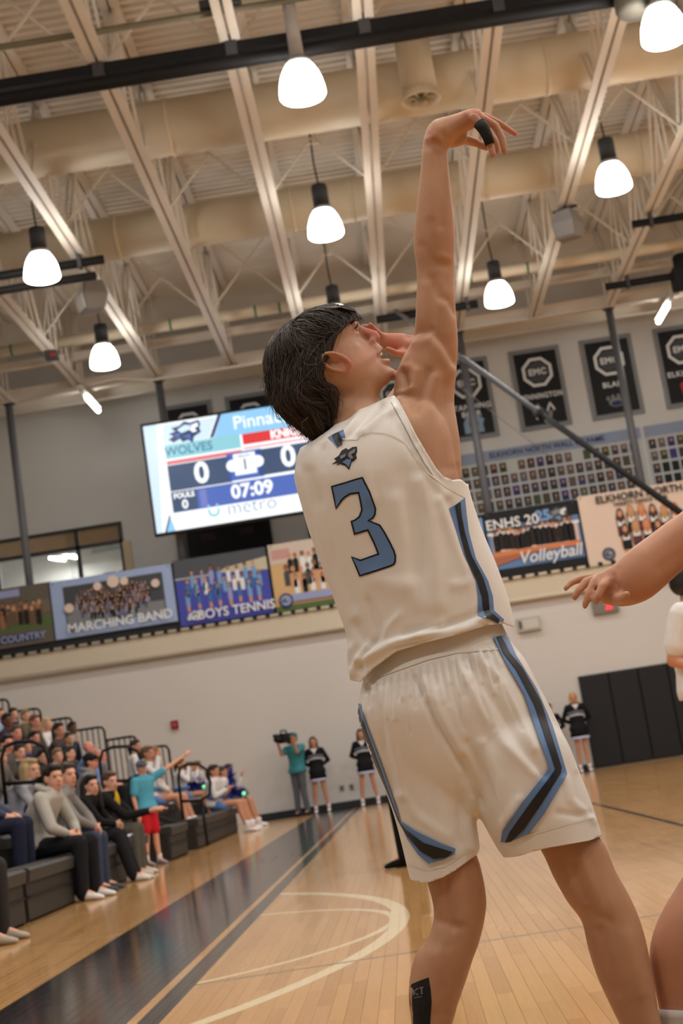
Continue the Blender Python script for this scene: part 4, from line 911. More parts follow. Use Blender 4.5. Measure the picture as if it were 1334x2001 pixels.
person('person cut off by the left edge, dark trousers and a beige shoe', (-3.26, 10.3, 1.2), 0, seat=.42, foot=0, top=(60, 60, 66), bottom=(50, 48, 48), shoe=(176, 166, 152), s=1.02, lean=.1, vox=.016)
person('person with navy jeans cut by the left edge, second row', (-3.86, 13.1, 1.45), 0, seat=.67, foot=.25, top=(70, 76, 96), bottom=(34, 38, 58), s=1.0, lean=-.02, vox=.016)
spectator(59, 1505, 'person with short blond hair and glasses in a light grey shirt, leaning forward', 1, look=-32, hair=(178, 150, 108), style='bob', top=(178, 178, 186), bottom=(104, 128, 160), woman=True, lean=.28, arms='clasp', s=1.05)
spectator(178, 1488, 'person in a black baseball cap and grey hoodie, second row', 1, look=-12, style='cap', hair=(60, 50, 44), top=(140, 138, 138), skin='rosy', lean=.2)
L_ = [
 (196, 1478, 'bald person just behind the black baseball cap', dict(row=2, style='bald', skin='rosy', top=(110, 112, 120))),
 (84, 1479, 'person with long dark hair in dark clothes above the hoodie', dict(row=2, style='long', hair=(30, 22, 22), top=(48, 42, 48), woman=True, look=-50)),
 (134, 1472, 'person with long black hair turned sideways, third row', dict(row=2, style='long', hair=(26, 21, 20), top=(44, 42, 46), woman=True, look=-10)),
 (113, 1477, 'person with light brown hair lowered, between two dark haired people', dict(row=2, style='short', hair=(134, 108, 82), top=(96, 86, 80), look=-60, lean=.2)),
 (13, 1453, 'person with dark hair, glasses and a brown sweater at the left edge', dict(style='long', hair=(26, 21, 20), top=(88, 82, 76), woman=True, look=-45, skin='rosy')),
 (32, 1432, 'person with receding hair and glasses in a blue shirt', dict(style='short', hair=(88, 72, 60), top=(54, 66, 100), look=-46, skin='rosy')),
 (68, 1442, 'person with dark hair and a rosy face beneath the white top', dict(row=3, style='short', hair=(34, 26, 24), top=(60, 56, 60), look=-40, skin='rosy')),
 (92, 1416, 'blond person in a bright white long sleeved top, upper rows', dict(style='long', hair=(206, 172, 122), top=(222, 220, 220), woman=True, look=-50)),
 (131, 1444, 'person with cropped dark hair leaning on a hand', dict(row=3, style='short', hair=(52, 42, 38), top=(54, 56, 64), look=-26, skin='tan', arms='mouth')),
 (142, 1422, 'dark skinned person in a light grey shirt by the rail', dict(style='short', hair=(24, 20, 19), top=(160, 160, 158), look=-50, skin='brown')),
 (115, 1427, 'person with long dark hair next to the grey shirt, upper rows', dict(style='long', hair=(44, 32, 28), top=(72, 62, 62), woman=True, look=-44, skin='tan')),
 (69, 1410, 'person with short reddish hair, top rows', dict(style='short', hair=(110, 76, 58), top=(98, 84, 70), look=-44, skin='rosy')),
 (50, 1399, 'person with thin fair hair in an olive shirt, top rows', dict(style='short', hair=(140, 116, 92), top=(96, 92, 70), look=-44)),
 (26, 1396, 'person with dark hair at the top of the crowd', dict(style='short', hair=(36, 28, 26), top=(52, 44, 58), look=-50)),
 (14, 1408, 'dark skinned person in a purple shirt, top left of the crowd', dict(style='short', hair=(22, 18, 18), top=(58, 44, 62), look=-50, skin='brown')),
 (0, 1396, 'fair person in a pale blue shirt cut by the left edge', dict(style='short', hair=(98, 76, 60), top=(150, 166, 196), look=-50)),
 (174, 1462, 'elderly person in a light blue shirt looking down', dict(style='bald', top=(134, 160, 212), look=-5, skin='rosy', lean=.16)),
 (52, 1461, 'person with a face half hidden by the looped handrail', dict(row=3, style='short', hair=(72, 54, 44), top=(44, 54, 92), look=-50)),
 (2, 1478, 'person in a taupe jacket cut by the left edge, third row', dict(row=2, style='short', hair=(96, 82, 66), top=(112, 104, 96), look=-50)),
 (38, 1470, 'person in a dark blue jacket in front of the brown sweater', dict(row=2, style='short', hair=(54, 44, 40), top=(40, 46, 70), look=-40)),
]
for px, py, lab, kw in L_: spectator(px, py, lab, **kw)
# child in teal
f_ = atZ(305, 1690, 0); hp = atY(277, 1500, f_[1])
kid, kd = person('child in a teal shirt and red shorts, pointing up, beside the bleacher aisle', hp, -40, look=-55, pose='stand', foot=0, s=(hp[2]) / 1.60, hair=(60, 46, 38), style='cap', trim=cloth((96, 112, 134)), top=(84, 164, 190), sleeve='short', bottom=(196, 34, 44), leg='short', shoe=(150, 146, 160), lean=.0,
                 arm_l=((.12, .16, .10), (.20, .40, .22)), arm_r='side', vox=.013)
# seated cheerleaders in white and blue
CW = (216, 212, 212); CB = (92, 128, 186)
def cheer_w(px, py, lab, row, arms='pom', hair=(44, 34, 32), look=-26, dx=0., style='pony', **kw):
    r, d = spectator(px, py, lab, row, dx=dx, fwd=kw.pop('fwd', 0), look=look, hair=hair, style=style, top=CW, bottom=CB, leg='skirt', woman=True, arms=arms, skin=kw.pop('skin', 'tan'), shoe=(226, 228, 232), lean=kw.pop('lean', .06), **kw)
    q = MB(); B = np.array((d['Lv'], d['Fv'], (0, 0, 1)))
    for t_, w_ in ((.22, .03),):
        c = d['pel'] + (d['head'] - d['pel']) * t_ - np.array(r.location); q.rings([[c + d['Lv'] * .18 * math.cos(a) + d['Fv'] * .138 * math.sin(a) + np.array((0, 0, z_)) for a in np.linspace(0, 2 * math.pi, 18, endpoint=False)] for z_ in (-w_, w_)])
    q.build('waist_band', cloth(CB), r, True); return r, d
c1 = cheer_w(418, 1507, 'seated cheerleader in white with dark hair, nearest on the front bench', 0, s=1.0, fwd=-12)
c2 = cheer_w(434, 1508, 'seated cheerleader between the nearest one and the one with a raised pom', 0, look=5)
c3 = cheer_w(447, 1503, 'seated cheerleader holding up a blue pom at the bench end', 0, arm_r=((.18, 0, -.2), (.26, .04, .0)), fwd=-8)
c4 = cheer_w(353, 1494, 'seated cheerleader on the second bench with hands before the face, leftmost of three', 1, arms='mouth', hair=(92, 66, 48))
c5 = cheer_w(371, 1499, 'seated cheerleader on the second bench behind the looped handrail', 1, arms='mouth', hair=(56, 42, 36))
c6 = cheer_w(386, 1497, 'seated cheerleader on the second bench, rightmost of three', 1, hair=(120, 88, 60))
c7 = cheer_w(265, 1458, 'seated cheerleader with dark hair high behind the child in teal', None, arms='lap')
c8 = cheer_w(289, 1472, 'seated cheerleader with a raised forearm, behind the pointing arm', None, arms='mouth', hair=(110, 80, 58))
c9 = cheer_w(302, 1474, 'seated cheerleader in white right behind the pointing arm', None, arms='lap', hair=(150, 116, 78))
POM = mat('pom_blue', srgb(40, 62, 160), .35, .5, noise=.3, nscale=30)
def pom(c, r, lab, glow=False, stretch=1.0):
    t = tag(empty('pom_pom', tuple(c)), lab, 'pom', 'blue poms of the seated cheerleaders'); q = MB()
    for i in range(150):
        d = unit(RNG.normal(size=3)); d2 = d * r * (.8 + .4 * RNG.random()); d2[2] *= stretch; n_ = unit(np.cross(d, (0.3, .2, 1))) * .006
        q.add([n_, -n_, d2 * .6 - n_ * 1.5 + (0, 0, .01), d2, d2 * .6 + n_ * 1.5 + (0, 0, .01)], [(0, 1, 2, 3, 4)])
    o = q.build('streamers', POM, t); o['kind'] = 'stuff'
    q = MB(); q.ell((0, 0, 0), (.035, .035, .035), seg=10); q.build('handle', POM, t, True)
    if glow:
        q = MB(); q.ell((r * .4, -r * .8, 0), (.035, .035, .035), seg=10); q.build('glow_light', mat('glow_green', (.1, .5, .2), .4, emit=(.25, 1, .4), estr=1.1), t, True)
pom(atY(379, 1531, c5[1]['head'][1] - .2), .17, 'round blue pom held before the second bench cheerleaders'); pom(atY(394, 1538, c6[1]['head'][1] - .2), .15, 'blue pom with a green light on the second bench', True)
pom(atY(453, 1546, c2[1]['head'][1] - .25), .17, 'blue pom on the lap of the nearest seated cheerleader'); pom(atY(471, 1551, c3[1]['head'][1] - .25), .16, 'blue pom with a green light at the bench end', True); pom(atY(451, 1523, c3[1]['head'][1] - .35), .13, 'tall blue pom raised upright at the bench end', stretch=2.2)
t = tag(empty('paper_sheet', tuple(atY(237, 1638, crowd['yellow'][1]['head'][1] - .75))), 'white folded paper held by the black haired person', 'paper'); q = MB(); q.add([(-.1, -.07, 0), (.1, -.06, .01), (.11, .07, .03), (-.09, .06, .02), (-.1, -.07, -.004), (.1, -.06, .006), (.11, .07, .026), (-.09, .06, .016)], [(0, 1, 2, 3), (7, 6, 5, 4), (0, 4, 5, 1), (1, 5, 6, 2), (2, 6, 7, 3), (3, 7, 4, 0)]); q.build('sheet', mat('paper_white', srgb(214, 218, 240), .7), t)
# standing by the far wall
def stander(px_head, py_head, Y, lab, **kw):
    p = atY(px_head, py_head, Y); return person(lab, p, pose='stand', foot=0, s=p[2] / 1.60, lean=0., **kw)
cm, cmd = stander(572, 1443, 30.2, 'camera operator in a teal shirt and jeans with a camera on the shoulder', fwd=-115, look=-115, hair=(40, 34, 30), style='cap', trim=cloth((70, 110, 112)), top=(58, 130, 140), sleeve='short', bottom=(88, 92, 100), shoe=(36, 36, 38), arms=((.20, -.02, -.10), (.32, .0, .12)), skin='tan', stance=.085)
t = tag(empty('video_camera', tuple(cmd['head'] + np.array((-.17, -.16, .02)))), 'black shoulder video camera held by the operator in teal', 'camera'); t.rotation_euler = (0, 0, math.radians(-115))
q = MB(); q.box((-.2, -.07, -.09), (.12, .07, .1)); q.build('body', BLACK, t); q = MB(); q.tube([(.12, 0, 0), (.2, 0, 0), (.3, 0, 0)], [.05, .06, .07], 14); q.build('lens', BLACK, t, True); q = MB(); q.box((-.34, -.05, -.12), (-.2, .05, .08)); q.build('battery', DKGREY, t); q = MB(); q.tube([(-.14, 0, .1), (-.12, 0, .16), (.08, 0, .16), (.1, 0, .1)], .016, 8); q.build('top_handle', BLACK, t, True); q = MB(); q.tube([(.16, -.06, .08), (.16, -.14, .08)], .03, 10); q.build('viewfinder', BLACK, t, True)
def cheer_b(px, py, Y, lab, hair, style='long', fwd=-90, **kw):
    r, d = stander(px, py, Y, lab, fwd=fwd, look=fwd, hair=hair, style=style, top=(24, 24, 28), bottom=(24, 24, 28), leg='skirt', woman=True, arms='behind', shoe=(226, 224, 224), skin='tan', **kw)
    b = np.array(r.location); up = d['head'] - d['pel']
    def bnd(t0, t1, rgb, nm, off=.004, bot=0.):
        q = MB(); R = []
        for t_ in (t0, t1):
            c = d['pel'] + up * .8 * t_ - b - d['Fv'] * .03 * math.sin(math.pi * t_)
            R.append([c + d['Lv'] * (.170 + off) * math.cos(a) + d['Fv'] * (.140 + off) * math.sin(a) - np.array((0, 0, .03 * abs(math.cos(a)))) for a in np.linspace(0, 2 * math.pi, 20, endpoint=False)])
        q.rings(R); q.build(nm, cloth(rgb), r, True)
    bnd(.52, .58, (196, 200, 214), 'chest_stripe'); bnd(.58, .72, (96, 98, 106), 'chest_panel')
    q = MB(); c = d['pel'] + up * .8 - b; q.rings([[c + d['Lv'] * .075 * k_ + d['Fv'] * .095 + np.array((0, 0, -.02)) for k_ in (-1, 1)] + [c + d['Fv'] * .125 + np.array((0, 0, -.13))], [c + d['Lv'] * .075 * k_ + d['Fv'] * .11 + np.array((0, 0, -.02)) for k_ in (-1, 1)] + [c + d['Fv'] * .14 + np.array((0, 0, -.13))]]); q.build('collar', cloth((210, 206, 204)), r)
    return r, d
cheer_b(611, 1449, 30.3, 'cheerleader in black and white with brown hair, beside the camera operator', (84, 60, 44), stance=.11)
cheer_b(704, 1434, 30.2, 'cheerleader in black and white partly behind the shooter\'s left shorts leg', (40, 30, 26), stance=.13)
cheer_b(1072, 1384, 30.3, 'cheerleader half hidden behind the right leg of the shorts', (70, 52, 42), style='pony')
cheer_b(1119, 1362, 30.3, 'blond cheerleader in black and white beside the black wall pads', (206, 178, 128), stance=.075)
# figure at the right edge
p = atY(1341, 1137, 9.7)
person('person in a white t-shirt and white shorts seen from behind at the right edge', p, -30, look=22, pose='stand', foot=0, s=p[2] / 1.60, hair=(30, 25, 24), top=(226, 224, 222), sleeve='short', bottom=(216, 210, 202), leg='short', skin='tan', arms='bent', arm_r=((-.10, -.02, -.29), (.13, .0, -.40)), vox=.012, lean=0.02)
# referee hidden behind the shooter: one black shoe shows
p = atZ(806, 1690, 0); p[2] = 1.62
person('person in black trousers and black shoes standing behind the shooter', p, 160, pose='stand', foot=0, s=1.0, hair=(60, 50, 44), top=(40, 40, 44), bottom=(14, 14, 15), shoe=(18, 18, 19), stance=.09, lean=0.0)
# ------------------------------------------------------------------ the shooter
YP = 3.10; KP = YP / F_PX * 1.0           # metres per pixel at the shooter's depth
def U(px, py, dy=0.): return atY(px, py, YP + dy)
def view_dir(p): return unit(p - CAM)
def limb(mb, st, ratio=.95, n=28, p=2.0, dy=0., m=None):
    """closed loft through left/right silhouette points (lx, ly, rx, ry[, dy[, ratio]])"""
    R = []
    for s in st:
        d = dy + (s[4] if len(s) > 4 else 0.); q = s[5] if len(s) > 5 else ratio
        l, r = U(s[0], s[1], d), U(s[2], s[3], d); c = (l + r) / 2; e1 = (r - l) / 2; a = np.linalg.norm(e1); v = view_dir(c); e2 = v - e1 * (v @ e1) / (a * a); e2 = unit(e2) * a * q
        R.append([c + e1 * np.sign(math.cos(t)) * abs(math.cos(t)) ** (2 / p) + e2 * np.sign(math.sin(t)) * abs(math.sin(t)) ** (2 / p) for t in np.linspace(0, 2 * math.pi, n, endpoint=False)])
    mb.rings(R, m)
def dense(st, k=4):
    """smooth resampling of the stations"""
    six = any(len(s) == 6 for s in st); A = np.array([list(s) + [0.] * (5 - len(s)) + ([.94] if six and len(s) < 6 else []) for s in st], float); out = []
    for i in range(len(A) - 1):
        p0, p1, p2, p3 = A[max(i - 1, 0)], A[i], A[i + 1], A[min(i + 2, len(A) - 1)]
        for j in range(k):
            t = j / k; out.append(tuple(.5 * ((2 * p1) + (-p0 + p2) * t + (2 * p0 - 5 * p1 + 4 * p2 - p3) * t * t + (-p0 + 3 * p1 - 3 * p2 + p3) * t ** 3)))
    out.append(tuple(A[-1])); return out
# head frame, in pixels at the shooter's depth
HO = np.array((632., 690.)); HF = np.array((.837, -.553)); HD = np.array((.553, .837))
def HP(f, d, l=0.):
    q = HO + HF * f + HD * d; return U(q[0], q[1], .03 + (f * .22 - l) * KP)
def head_ring(d, fb, ff, w, n=32, pb=2.2, pf=2.4, dl=0.):
    R = []; fc = (fb + ff) / 2 if ff - fb < 120 else fb * .45 + ff * .55
    for t in np.linspace(0, 2 * math.pi, n, endpoint=False):
        c, s_ = math.cos(t), math.sin(t); pw = pf if c > 0 else pb
        f = fc + (ff - fc if c > 0 else fc - fb) * np.sign(c) * abs(c) ** (2 / pw); R.append(HP(f, d, dl + w * np.sign(s_) * abs(s_) ** (2 / pw)))
    return R
SKIN = bpy.data.materials.new('skin_player'); SKIN.use_nodes = True; nt = SKIN.node_tree; b_ = nt.nodes['Principled BSDF']
at = nt.nodes.new('ShaderNodeAttribute'); at.attribute_name = 'tint'; tcn = nt.nodes.new('ShaderNodeTexCoord'); nz = nt.nodes.new('ShaderNodeTexNoise'); nz.inputs['Scale'].default_value = 22; nz.inputs['Detail'].default_value = 5; nt.links.new(tcn.outputs['Object'], nz.inputs['Vector'])
m1 = nt.nodes.new('ShaderNodeMix'); m1.data_type = 'RGBA'; m1.inputs['A'].default_value = (*srgb(178, 134, 104), 1); m1.inputs['B'].default_value = (*srgb(197, 152, 122), 1); nt.links.new(nz.outputs['Fac'], m1.inputs['Factor'])
m2 = nt.nodes.new('ShaderNodeMix'); m2.data_type = 'RGBA'; m2.blend_type = 'MIX'; m2.inputs['B'].default_value = (*srgb(206, 112, 100), 1); nt.links.new(at.outputs['Fac'], m2.inputs['Factor']); nt.links.new(m1.outputs['Result'], m2.inputs['A'])
nt.links.new(m2.outputs['Result'], b_.inputs['Base Color']); b_.inputs['Roughness'].default_value = .5; b_.inputs['Specular IOR Level'].default_value = .35
b_.inputs['Subsurface Weight'].default_value = .12; b_.inputs['Subsurface Radius'].default_value = (.01, .004, .002); b_.inputs['Subsurface Scale'].default_value = 1
n2 = nt.nodes.new('ShaderNodeTexNoise'); n2.inputs['Scale'].default_value = 160; nt.links.new(tcn.outputs['Object'], n2.inputs['Vector']); bp = nt.nodes.new('ShaderNodeBump'); bp.inputs['Strength'].default_value = .12; bp.inputs['Distance'].default_value = .002; nt.links.new(n2.outputs['Fac'], bp.inputs['Height']); nt.links.new(bp.outputs['Normal'], b_.inputs['Normal'])

TORSO = [(726, 1330, 958, 1226), (712, 1275, 974, 1190), (684, 1215, 968, 1135), (648, 1150, 960, 1080), (622, 1080, 936, 1020), (602, 1020, 918, 970), (588, 970, 908, 925), (580, 925, 900, 885), (582, 890, 892, 845), (600, 862, 876, 806), (640, 835, 836, 778), (690, 808, 790, 770)]
def inset(st, k, r=None): 
    out = []
    for s in st:
        d = np.array((s[2] - s[0], s[3] - s[1]), float); L = np.hypot(*d); u = d / L * k; out.append((s[0] + u[0], s[1] + u[1], s[2] - u[0], s[3] - u[1]) + tuple(s[4:]))
    return out
RARM = [(838, 243, 874, 283), (829, 266, 873, 290), (824, 298, 875, 312), (821, 335, 878, 340), (816, 382, 882, 380), (811, 425, 887, 425), (808, 462, 889, 462), (809, 495, 888, 496), (813, 522, 888, 522), (814, 560, 888, 560), (812, 600, 890, 600), (810, 640, 893, 640), (803, 668, 895, 672), (788, 695, 893, 705), (777, 722, 891, 735), (770, 750, 888, 765), (768, 778, 888, 795), (775, 812, 893, 826), (800, 850, 898, 858), (820, 895, 901, 898), (830, 935, 903, 935)]
armd = [0, 0, 0, 0, 0, .005, .01, .015, .02, .02, .02, .025, .03, .035, .04, .04, .04, .03, .02, .01, 0]
RARM = [(*s, d) for s, d in zip(RARM, armd)]
LLEG = [(760, 1480, 890, 1470), (788, 1580, 905, 1570), (818, 1660, 920, 1640), (833, 1720, 938, 1690), (846, 1770, 950, 1752), (845, 1806, 947, 1795), (832, 1838, 936, 1842), (811, 1866, 924, 1874), (801, 1905, 911, 1915), (798, 1950, 896, 1958), (803, 1998, 883, 2004), (806, 2050, 870, 2056), (808, 2100, 858, 2106), (806, 2150, 852, 2156), (802, 2185, 850, 2190)]
RLEG = [(925, 1470, 1075, 1440), (978, 1560, 1112, 1540), (1035, 1630, 1145, 1600), (1062, 1672, 1182, 1652), (1080, 1712, 1202, 1702), (1108, 1762, 1230, 1752), (1136, 1800, 1252, 1805), (1148, 1850, 1266, 1860), (1166, 1907, 1276, 1915), (1190, 1960, 1284, 1965), (1212, 2005, 1293, 2010), (1236, 2060, 1302, 2062), (1256, 2110, 1312, 2112), (1262, 2150, 1318, 2152), (1266, 2185, 1322, 2188)]
mb = MB()
limb(mb, dense(inset(TORSO, 13), 3), .62, 40, 2.3)
limb(mb, dense(RARM, 3), .92, 28)
limb(mb, [(755, 1400, 975, 1330), (740, 1330, 950, 1240)], .52, 40)
limb(mb, [(775, 1500, 1070, 1470), (755, 1440, 1040, 1400), (750, 1390, 985, 1340), (742, 1340, 955, 1270)], .5, 40, 2.2)
limb(mb, dense(LLEG, 3), .98, 28, dy=.01); limb(mb, dense(RLEG, 3), .98, 28, dy=-.01)
# neck
limb(mb, dense([(625, 735, 748, 752, .03), (628, 775, 742, 776, .03), (630, 810, 748, 792, .02), (630, 850, 770, 815, .0), (630, 900, 800, 850, .0)], 3), .9, 28)
# skull and jaw
mb.rings([head_ring(*q) for q in ((-79, -35, 25, 22), (-74, -58, 48, 42), (-62, -80, 70, 60), (-45, -94, 82, 70), (-25, -100, 88, 76), (-12, -101, 88, 78), (0, -100, 80, 77), (15, -97, 80, 76), (32, -90, 84, 75), (48, -76, 86, 73), (58, -60, 89, 70), (66, -45, 84, 67), (78, -28, 86, 63), (90, -12, 89, 57), (102, 6, 91, 49), (112, 20, 86, 40), (119, 34, 74, 27))])
E3 = lambda: np.array((unit(HP(1, 0) - HP(0, 0)), unit(HP(0, 1) - HP(0, 0)), unit(HP(0, 0, 1) - HP(0, 0))))
hb = E3(); k = KP
def hell(f, d, l, rf, rd, rl, seg=14): mb.ell(HP(f, d, l), (rf * k, rd * k, rl * k), hb, seg)
hell(80, -14, 22, 10, 9, 26); hell(80, -14, -22, 10, 9, 26)
for f, d, r in ((82, -4, 9), (88, 6, 9.5), (95, 16, 10.5), (101, 25, 11.5), (101, 31, 11)): hell(f, d, 0, r, r, r * 1.05)
for s in (-1, 1): hell(92, 32, 12 * s, 9, 8, 8); hell(52, 28, 44 * s, 20, 20, 20); hell(50, 84, 44 * s, 22, 22, 12)
[hell(96 - .018 * l * l, 54 + .008 * l * l, l, 8, 6.5, 7) for l in (-22, -15, -8, 0, 8, 15, 22)]; [hell(77, -9 - 0, 30 * s_, 8, 4.5, 15) for s_ in (-1, 1)]; [hell(75, 5, 30 * s_, 8, 4, 14) for s_ in (-1, 1)]; hell(88, 46, 0, 12, 10, 24); [hell(95 - .02 * l * l, 82 - .012 * l * l, l, 8, 7, 7) for l in (-20, -13, -7, 0, 7, 13, 20)]; hell(86, 104, 0, 13, 12, 24)
# ears
for s in (-1, 1):
    cf, cd = 11., 29.
    ax = np.array((.50, .866)); ay = np.array((.866, -.50))
    loop = []
    for t in np.linspace(-.35 * math.pi, 1.42 * math.pi, 18):
        v = ax * (-30 * math.sin(t + .1)) + ay * (-16 * math.cos(t)) 
        loop.append(HP(cf + v[0], cd + v[1], s * (88 - 4 * math.cos(t))))
    mb.tube(loop, [4.6 * k] * 18, 8); hell(cf + ax[0] * 23 + 1, cd + ax[1] * 23, s * 84, 8, 9, 6); hell(cf, cd, s * 76, 14, 22, 4.5)
    inner = [HP(cf + (ax * a_ + ay * c_)[0], cd + (ax * a_ + ay * c_)[1], s * 85) for a_, c_ in ((-17, 3), (-12, 5), (-3, 5), (7, 3), (14, -4))]
    mb.tube(inner, [3.2 * k] * 5, 8); hell(cf + ax[0] * 8 + ay[0] * -10, cd + ax[1] * 8 + ay[1] * -10, s * 82, 5, 6, 6)
# right hand, bent forward at the wrist
limb(mb, dense([(836, 256, 876, 290, .0, ), (846, 238, 882, 279), (862, 231, 893, 268), (882, 226, 906, 258), (904, 219, 920, 252), (922, 213, 932, 246), (938, 214, 944, 240)], 3), 1.15, 24)
def finger(pts, r, dys):
    P = [U(x, y, d) for (x, y), d in zip(pts, dys)]
    for i in range(len(P) - 1): mb.caps(P[i], P[i + 1], r[i] * k, r[i + 1] * k, 12)
finger([(942, 226), (975, 241), (992, 252), (1007, 262)], (9, 8, 7, 6), (.03, .045, .05, .05))
finger([(934, 226), (968, 246), (981, 272), (985, 296)], (9.5, 9, 8, 7), (.0, .0, .0, .0))
finger([(926, 230), (945, 252), (957, 280), (962, 303)], (10, 9, 8, 7), (-.03, -.035, -.03, -.03))
finger([(928, 236), (955, 256), (970, 280), (972, 296)], (8, 7.5, 7, 6), (.028, .035, .03, .03))
finger([(880, 276), (908, 272), (932, 280), (951, 289)], (15, 11, 9, 7.5), (.02, .05, .06, .055))
mb.ell(U(893, 268, .02), (22 * k, 16 * k, 20 * k))
# left arm reaches across in front of the face, only its guide hand shows
def chain(P, R, seg=16):
    for i in range(len(P) - 1): mb.caps(P[i], P[i + 1], R[i], R[i + 1], seg)
chain([U(622, 905, .05), U(655, 885, .22), U(745, 850, .34)], [.046, .045, .043]); chain([U(745, 850, .34), U(800, 770, .34), U(822, 682, .3)], [.043, .04, .03])
limb(mb, dense([(818, 654, 818, 697, .29), (800, 655, 803, 701, .28), (785, 651, 786, 700, .27), (768, 651, 768, 690, .26), (750, 650, 752, 683, .25), (738, 650, 741, 675, .25)], 3), .75, 20)
for P, r in (([(745, 656, .24), (732, 645, .23), (724, 634, .22)], (8, 7, 6)), ([(742, 660, .25), (726, 650, .24), (714, 637, .23)], (8, 7.5, 6.5)), ([(744, 664, .26), (727, 655, .26), (708, 638, .26)], (8, 7, 6)), ([(744, 668, .28), (730, 660, .29), (716, 650, .29)], (7, 6.5, 5.5)), ([(790, 692, .25), (772, 690, .23), (758, 682, .22)], (10, 8, 7))):
    chain([U(*q) for q in P], [x * k for x in r], 10)
raw = mb.build('body_raw', SKIN); add_remesh(raw, .0042, 5, .5)
V, N_, Fc = applied(raw); bpy.data.objects.remove(raw)

def seg_dist(Q, pl):
    pl = np.array(pl, float); best = np.full(len(Q), 1e9)
    for a, b in zip(pl[:-1], pl[1:]):
        d = b - a; t = np.clip(((Q - a) @ d) / (d @ d + 1e-9), 0, 1); best = np.minimum(best, np.hypot(*(Q - a - t[:, None] * d).T))
    return best
def sculpt(V, N_, marks, front=True):
    """raise (+) or groove (-) the surface along lines: (points, half width, millimetres)"""
    Q = proj(V); vd = V - CAM; vd /= np.linalg.norm(vd, axis=1)[:, None]; f = np.clip(-(N_ * vd).sum(1) * 2.2, 0, 1); D_ = np.zeros(len(V))
    for pl, w, mm in marks: D_ += f * mm * .001 * np.exp(-(seg_dist(Q, pl) / w) ** 2)
    return V + N_ * D_[:, None]
arm_marks = [([(800, 656), (820, 650), (843, 648), (866, 672), (886, 708)], 9, -3.2), ([(815, 670), (840, 664), (862, 690), (880, 725)], 14, 3.0),
    ([(845, 545), (860, 580), (876, 588), (888, 610)], 9, -2.5), ([(858, 560), (872, 610), (880, 650)], 12, 1.5), ([(830, 560), (826, 620)], 12, 1.6), ([(847, 560), (842, 640)], 8, -1.6),
    ([(850, 516), (872, 518)], 8, -1.6), ([(862, 500), (876, 506)], 8, 1.4), ([(826, 480), (842, 505)], 8, -1.8),
    ([(788, 728), (793, 752)], 8, -6.5), ([(790, 720), (800, 716)], 8, 2.5), ([(812, 726), (806, 756)], 9, 3.5), ([(838, 728), (822, 770), (812, 800)], 9, -3.6), ([(850, 740), (838, 800)], 14, 3.2), ([(780, 770), (800, 762)], 8, 3.5), ([(786, 786), (806, 790)], 9, -3.0), ([(870, 760), (862, 850), (870, 910)], 16, -2.5), ([(886, 800), (890, 900)], 10, 2),
    ([(835, 300), (840, 420)], 9, 1.5), ([(856, 300), (862, 440)], 8, -1.4), ([(838, 272), (848, 268)], 7, 2.5), ([(863, 262), (874, 284)], 3, -1.6), ([(866, 256), (880, 280)], 3, -1.2), ([(928, 218), (940, 236)], 4, 1.2), ([(908, 222), (924, 222)], 5, 1.4)]
leg_marks = [([(872, 1720), (876, 1780), (884, 1815)], 8, -2.6), ([(860, 1700), (858, 1780)], 9, 1.6), ([(905, 1700), (906, 1790)], 12, 1.5), ([(856, 1800), (900, 1812)], 9, -2.2), ([(850, 1870), (850, 1960)], 16, 1.8), ([(873, 1850), (868, 1980)], 8, -1.4),
    ([(1118, 1690), (1142, 1760)], 9, -2.4), ([(1138, 1680), (1170, 1760), (1176, 1800)], 10, 2.0), ([(1150, 1780), (1190, 1800)], 9, -2.0), ([(1170, 1820), (1205, 1940)], 9, -1.6), ([(1230, 1830), (1250, 1940)], 16, 1.6)]
V = sculpt(V, N_, [(a, w, mm * 1.7) for a, w, mm in arm_marks] + [(a, w, mm * 1.8) for a, w, mm in leg_marks])
# eye hollows, nostrils, mouth corner
def dent(V, c, r, mm, dirv): 
    d = np.linalg.norm(V - c, axis=1); return V + np.outer(np.exp(-(d / r) ** 2) * mm * .001, dirv)
for s in (-1, 1): V = dent(V, HP(82, -3, 30 * s), .010, -3, hb[0]); V = dent(V, HP(100, 40, 7 * s), .005, 3, -hb[1])
V = dent(V, HP(90, 68, 0), .008, -5, hb[0])
V = dent(V, HP(14, 32, 82), .007, -5, hb[2])
Q = proj(V); tint = np.zeros(len(V))
def tadd(c, r, a):
    global tint
    tint = np.maximum(tint, a * np.exp(-((np.hypot(Q[:, 0] - c[0], Q[:, 1] - c[1])) / r) ** 2))
for c, r, a in (((763, 702), 6, .8), ((752, 681), 6, .6), ((740, 657), 16, .3), ((675, 712), 18, .45), ((655, 690), 14, .3), ((727, 690), 28, .22), ((690, 640), 14, .2), ((772, 668), 34, .6), ((730, 645), 22, .7), ((940, 225), 40, .3), ((1000, 260), 16, .5), ((962, 303), 12, .6), ((985, 296), 10, .4), ((840, 262), 16, .25), ((764, 732), 14, .25)): tadd(c, r, a)
depth = V[:, 1]
player = tag(empty('person', (U(1000, 1400)[0], YP, 0)), 'shooter in a white number 3 basketball uniform, right arm up in follow-through', 'person')
PB = np.array(player.location)
body = from_arrays('body', V - PB, Fc, SKIN, player)
ca = body.data.attributes.new('tint', 'FLOAT', 'POINT'); ca.data.foreach_set('value', tint.astype(np.float32))

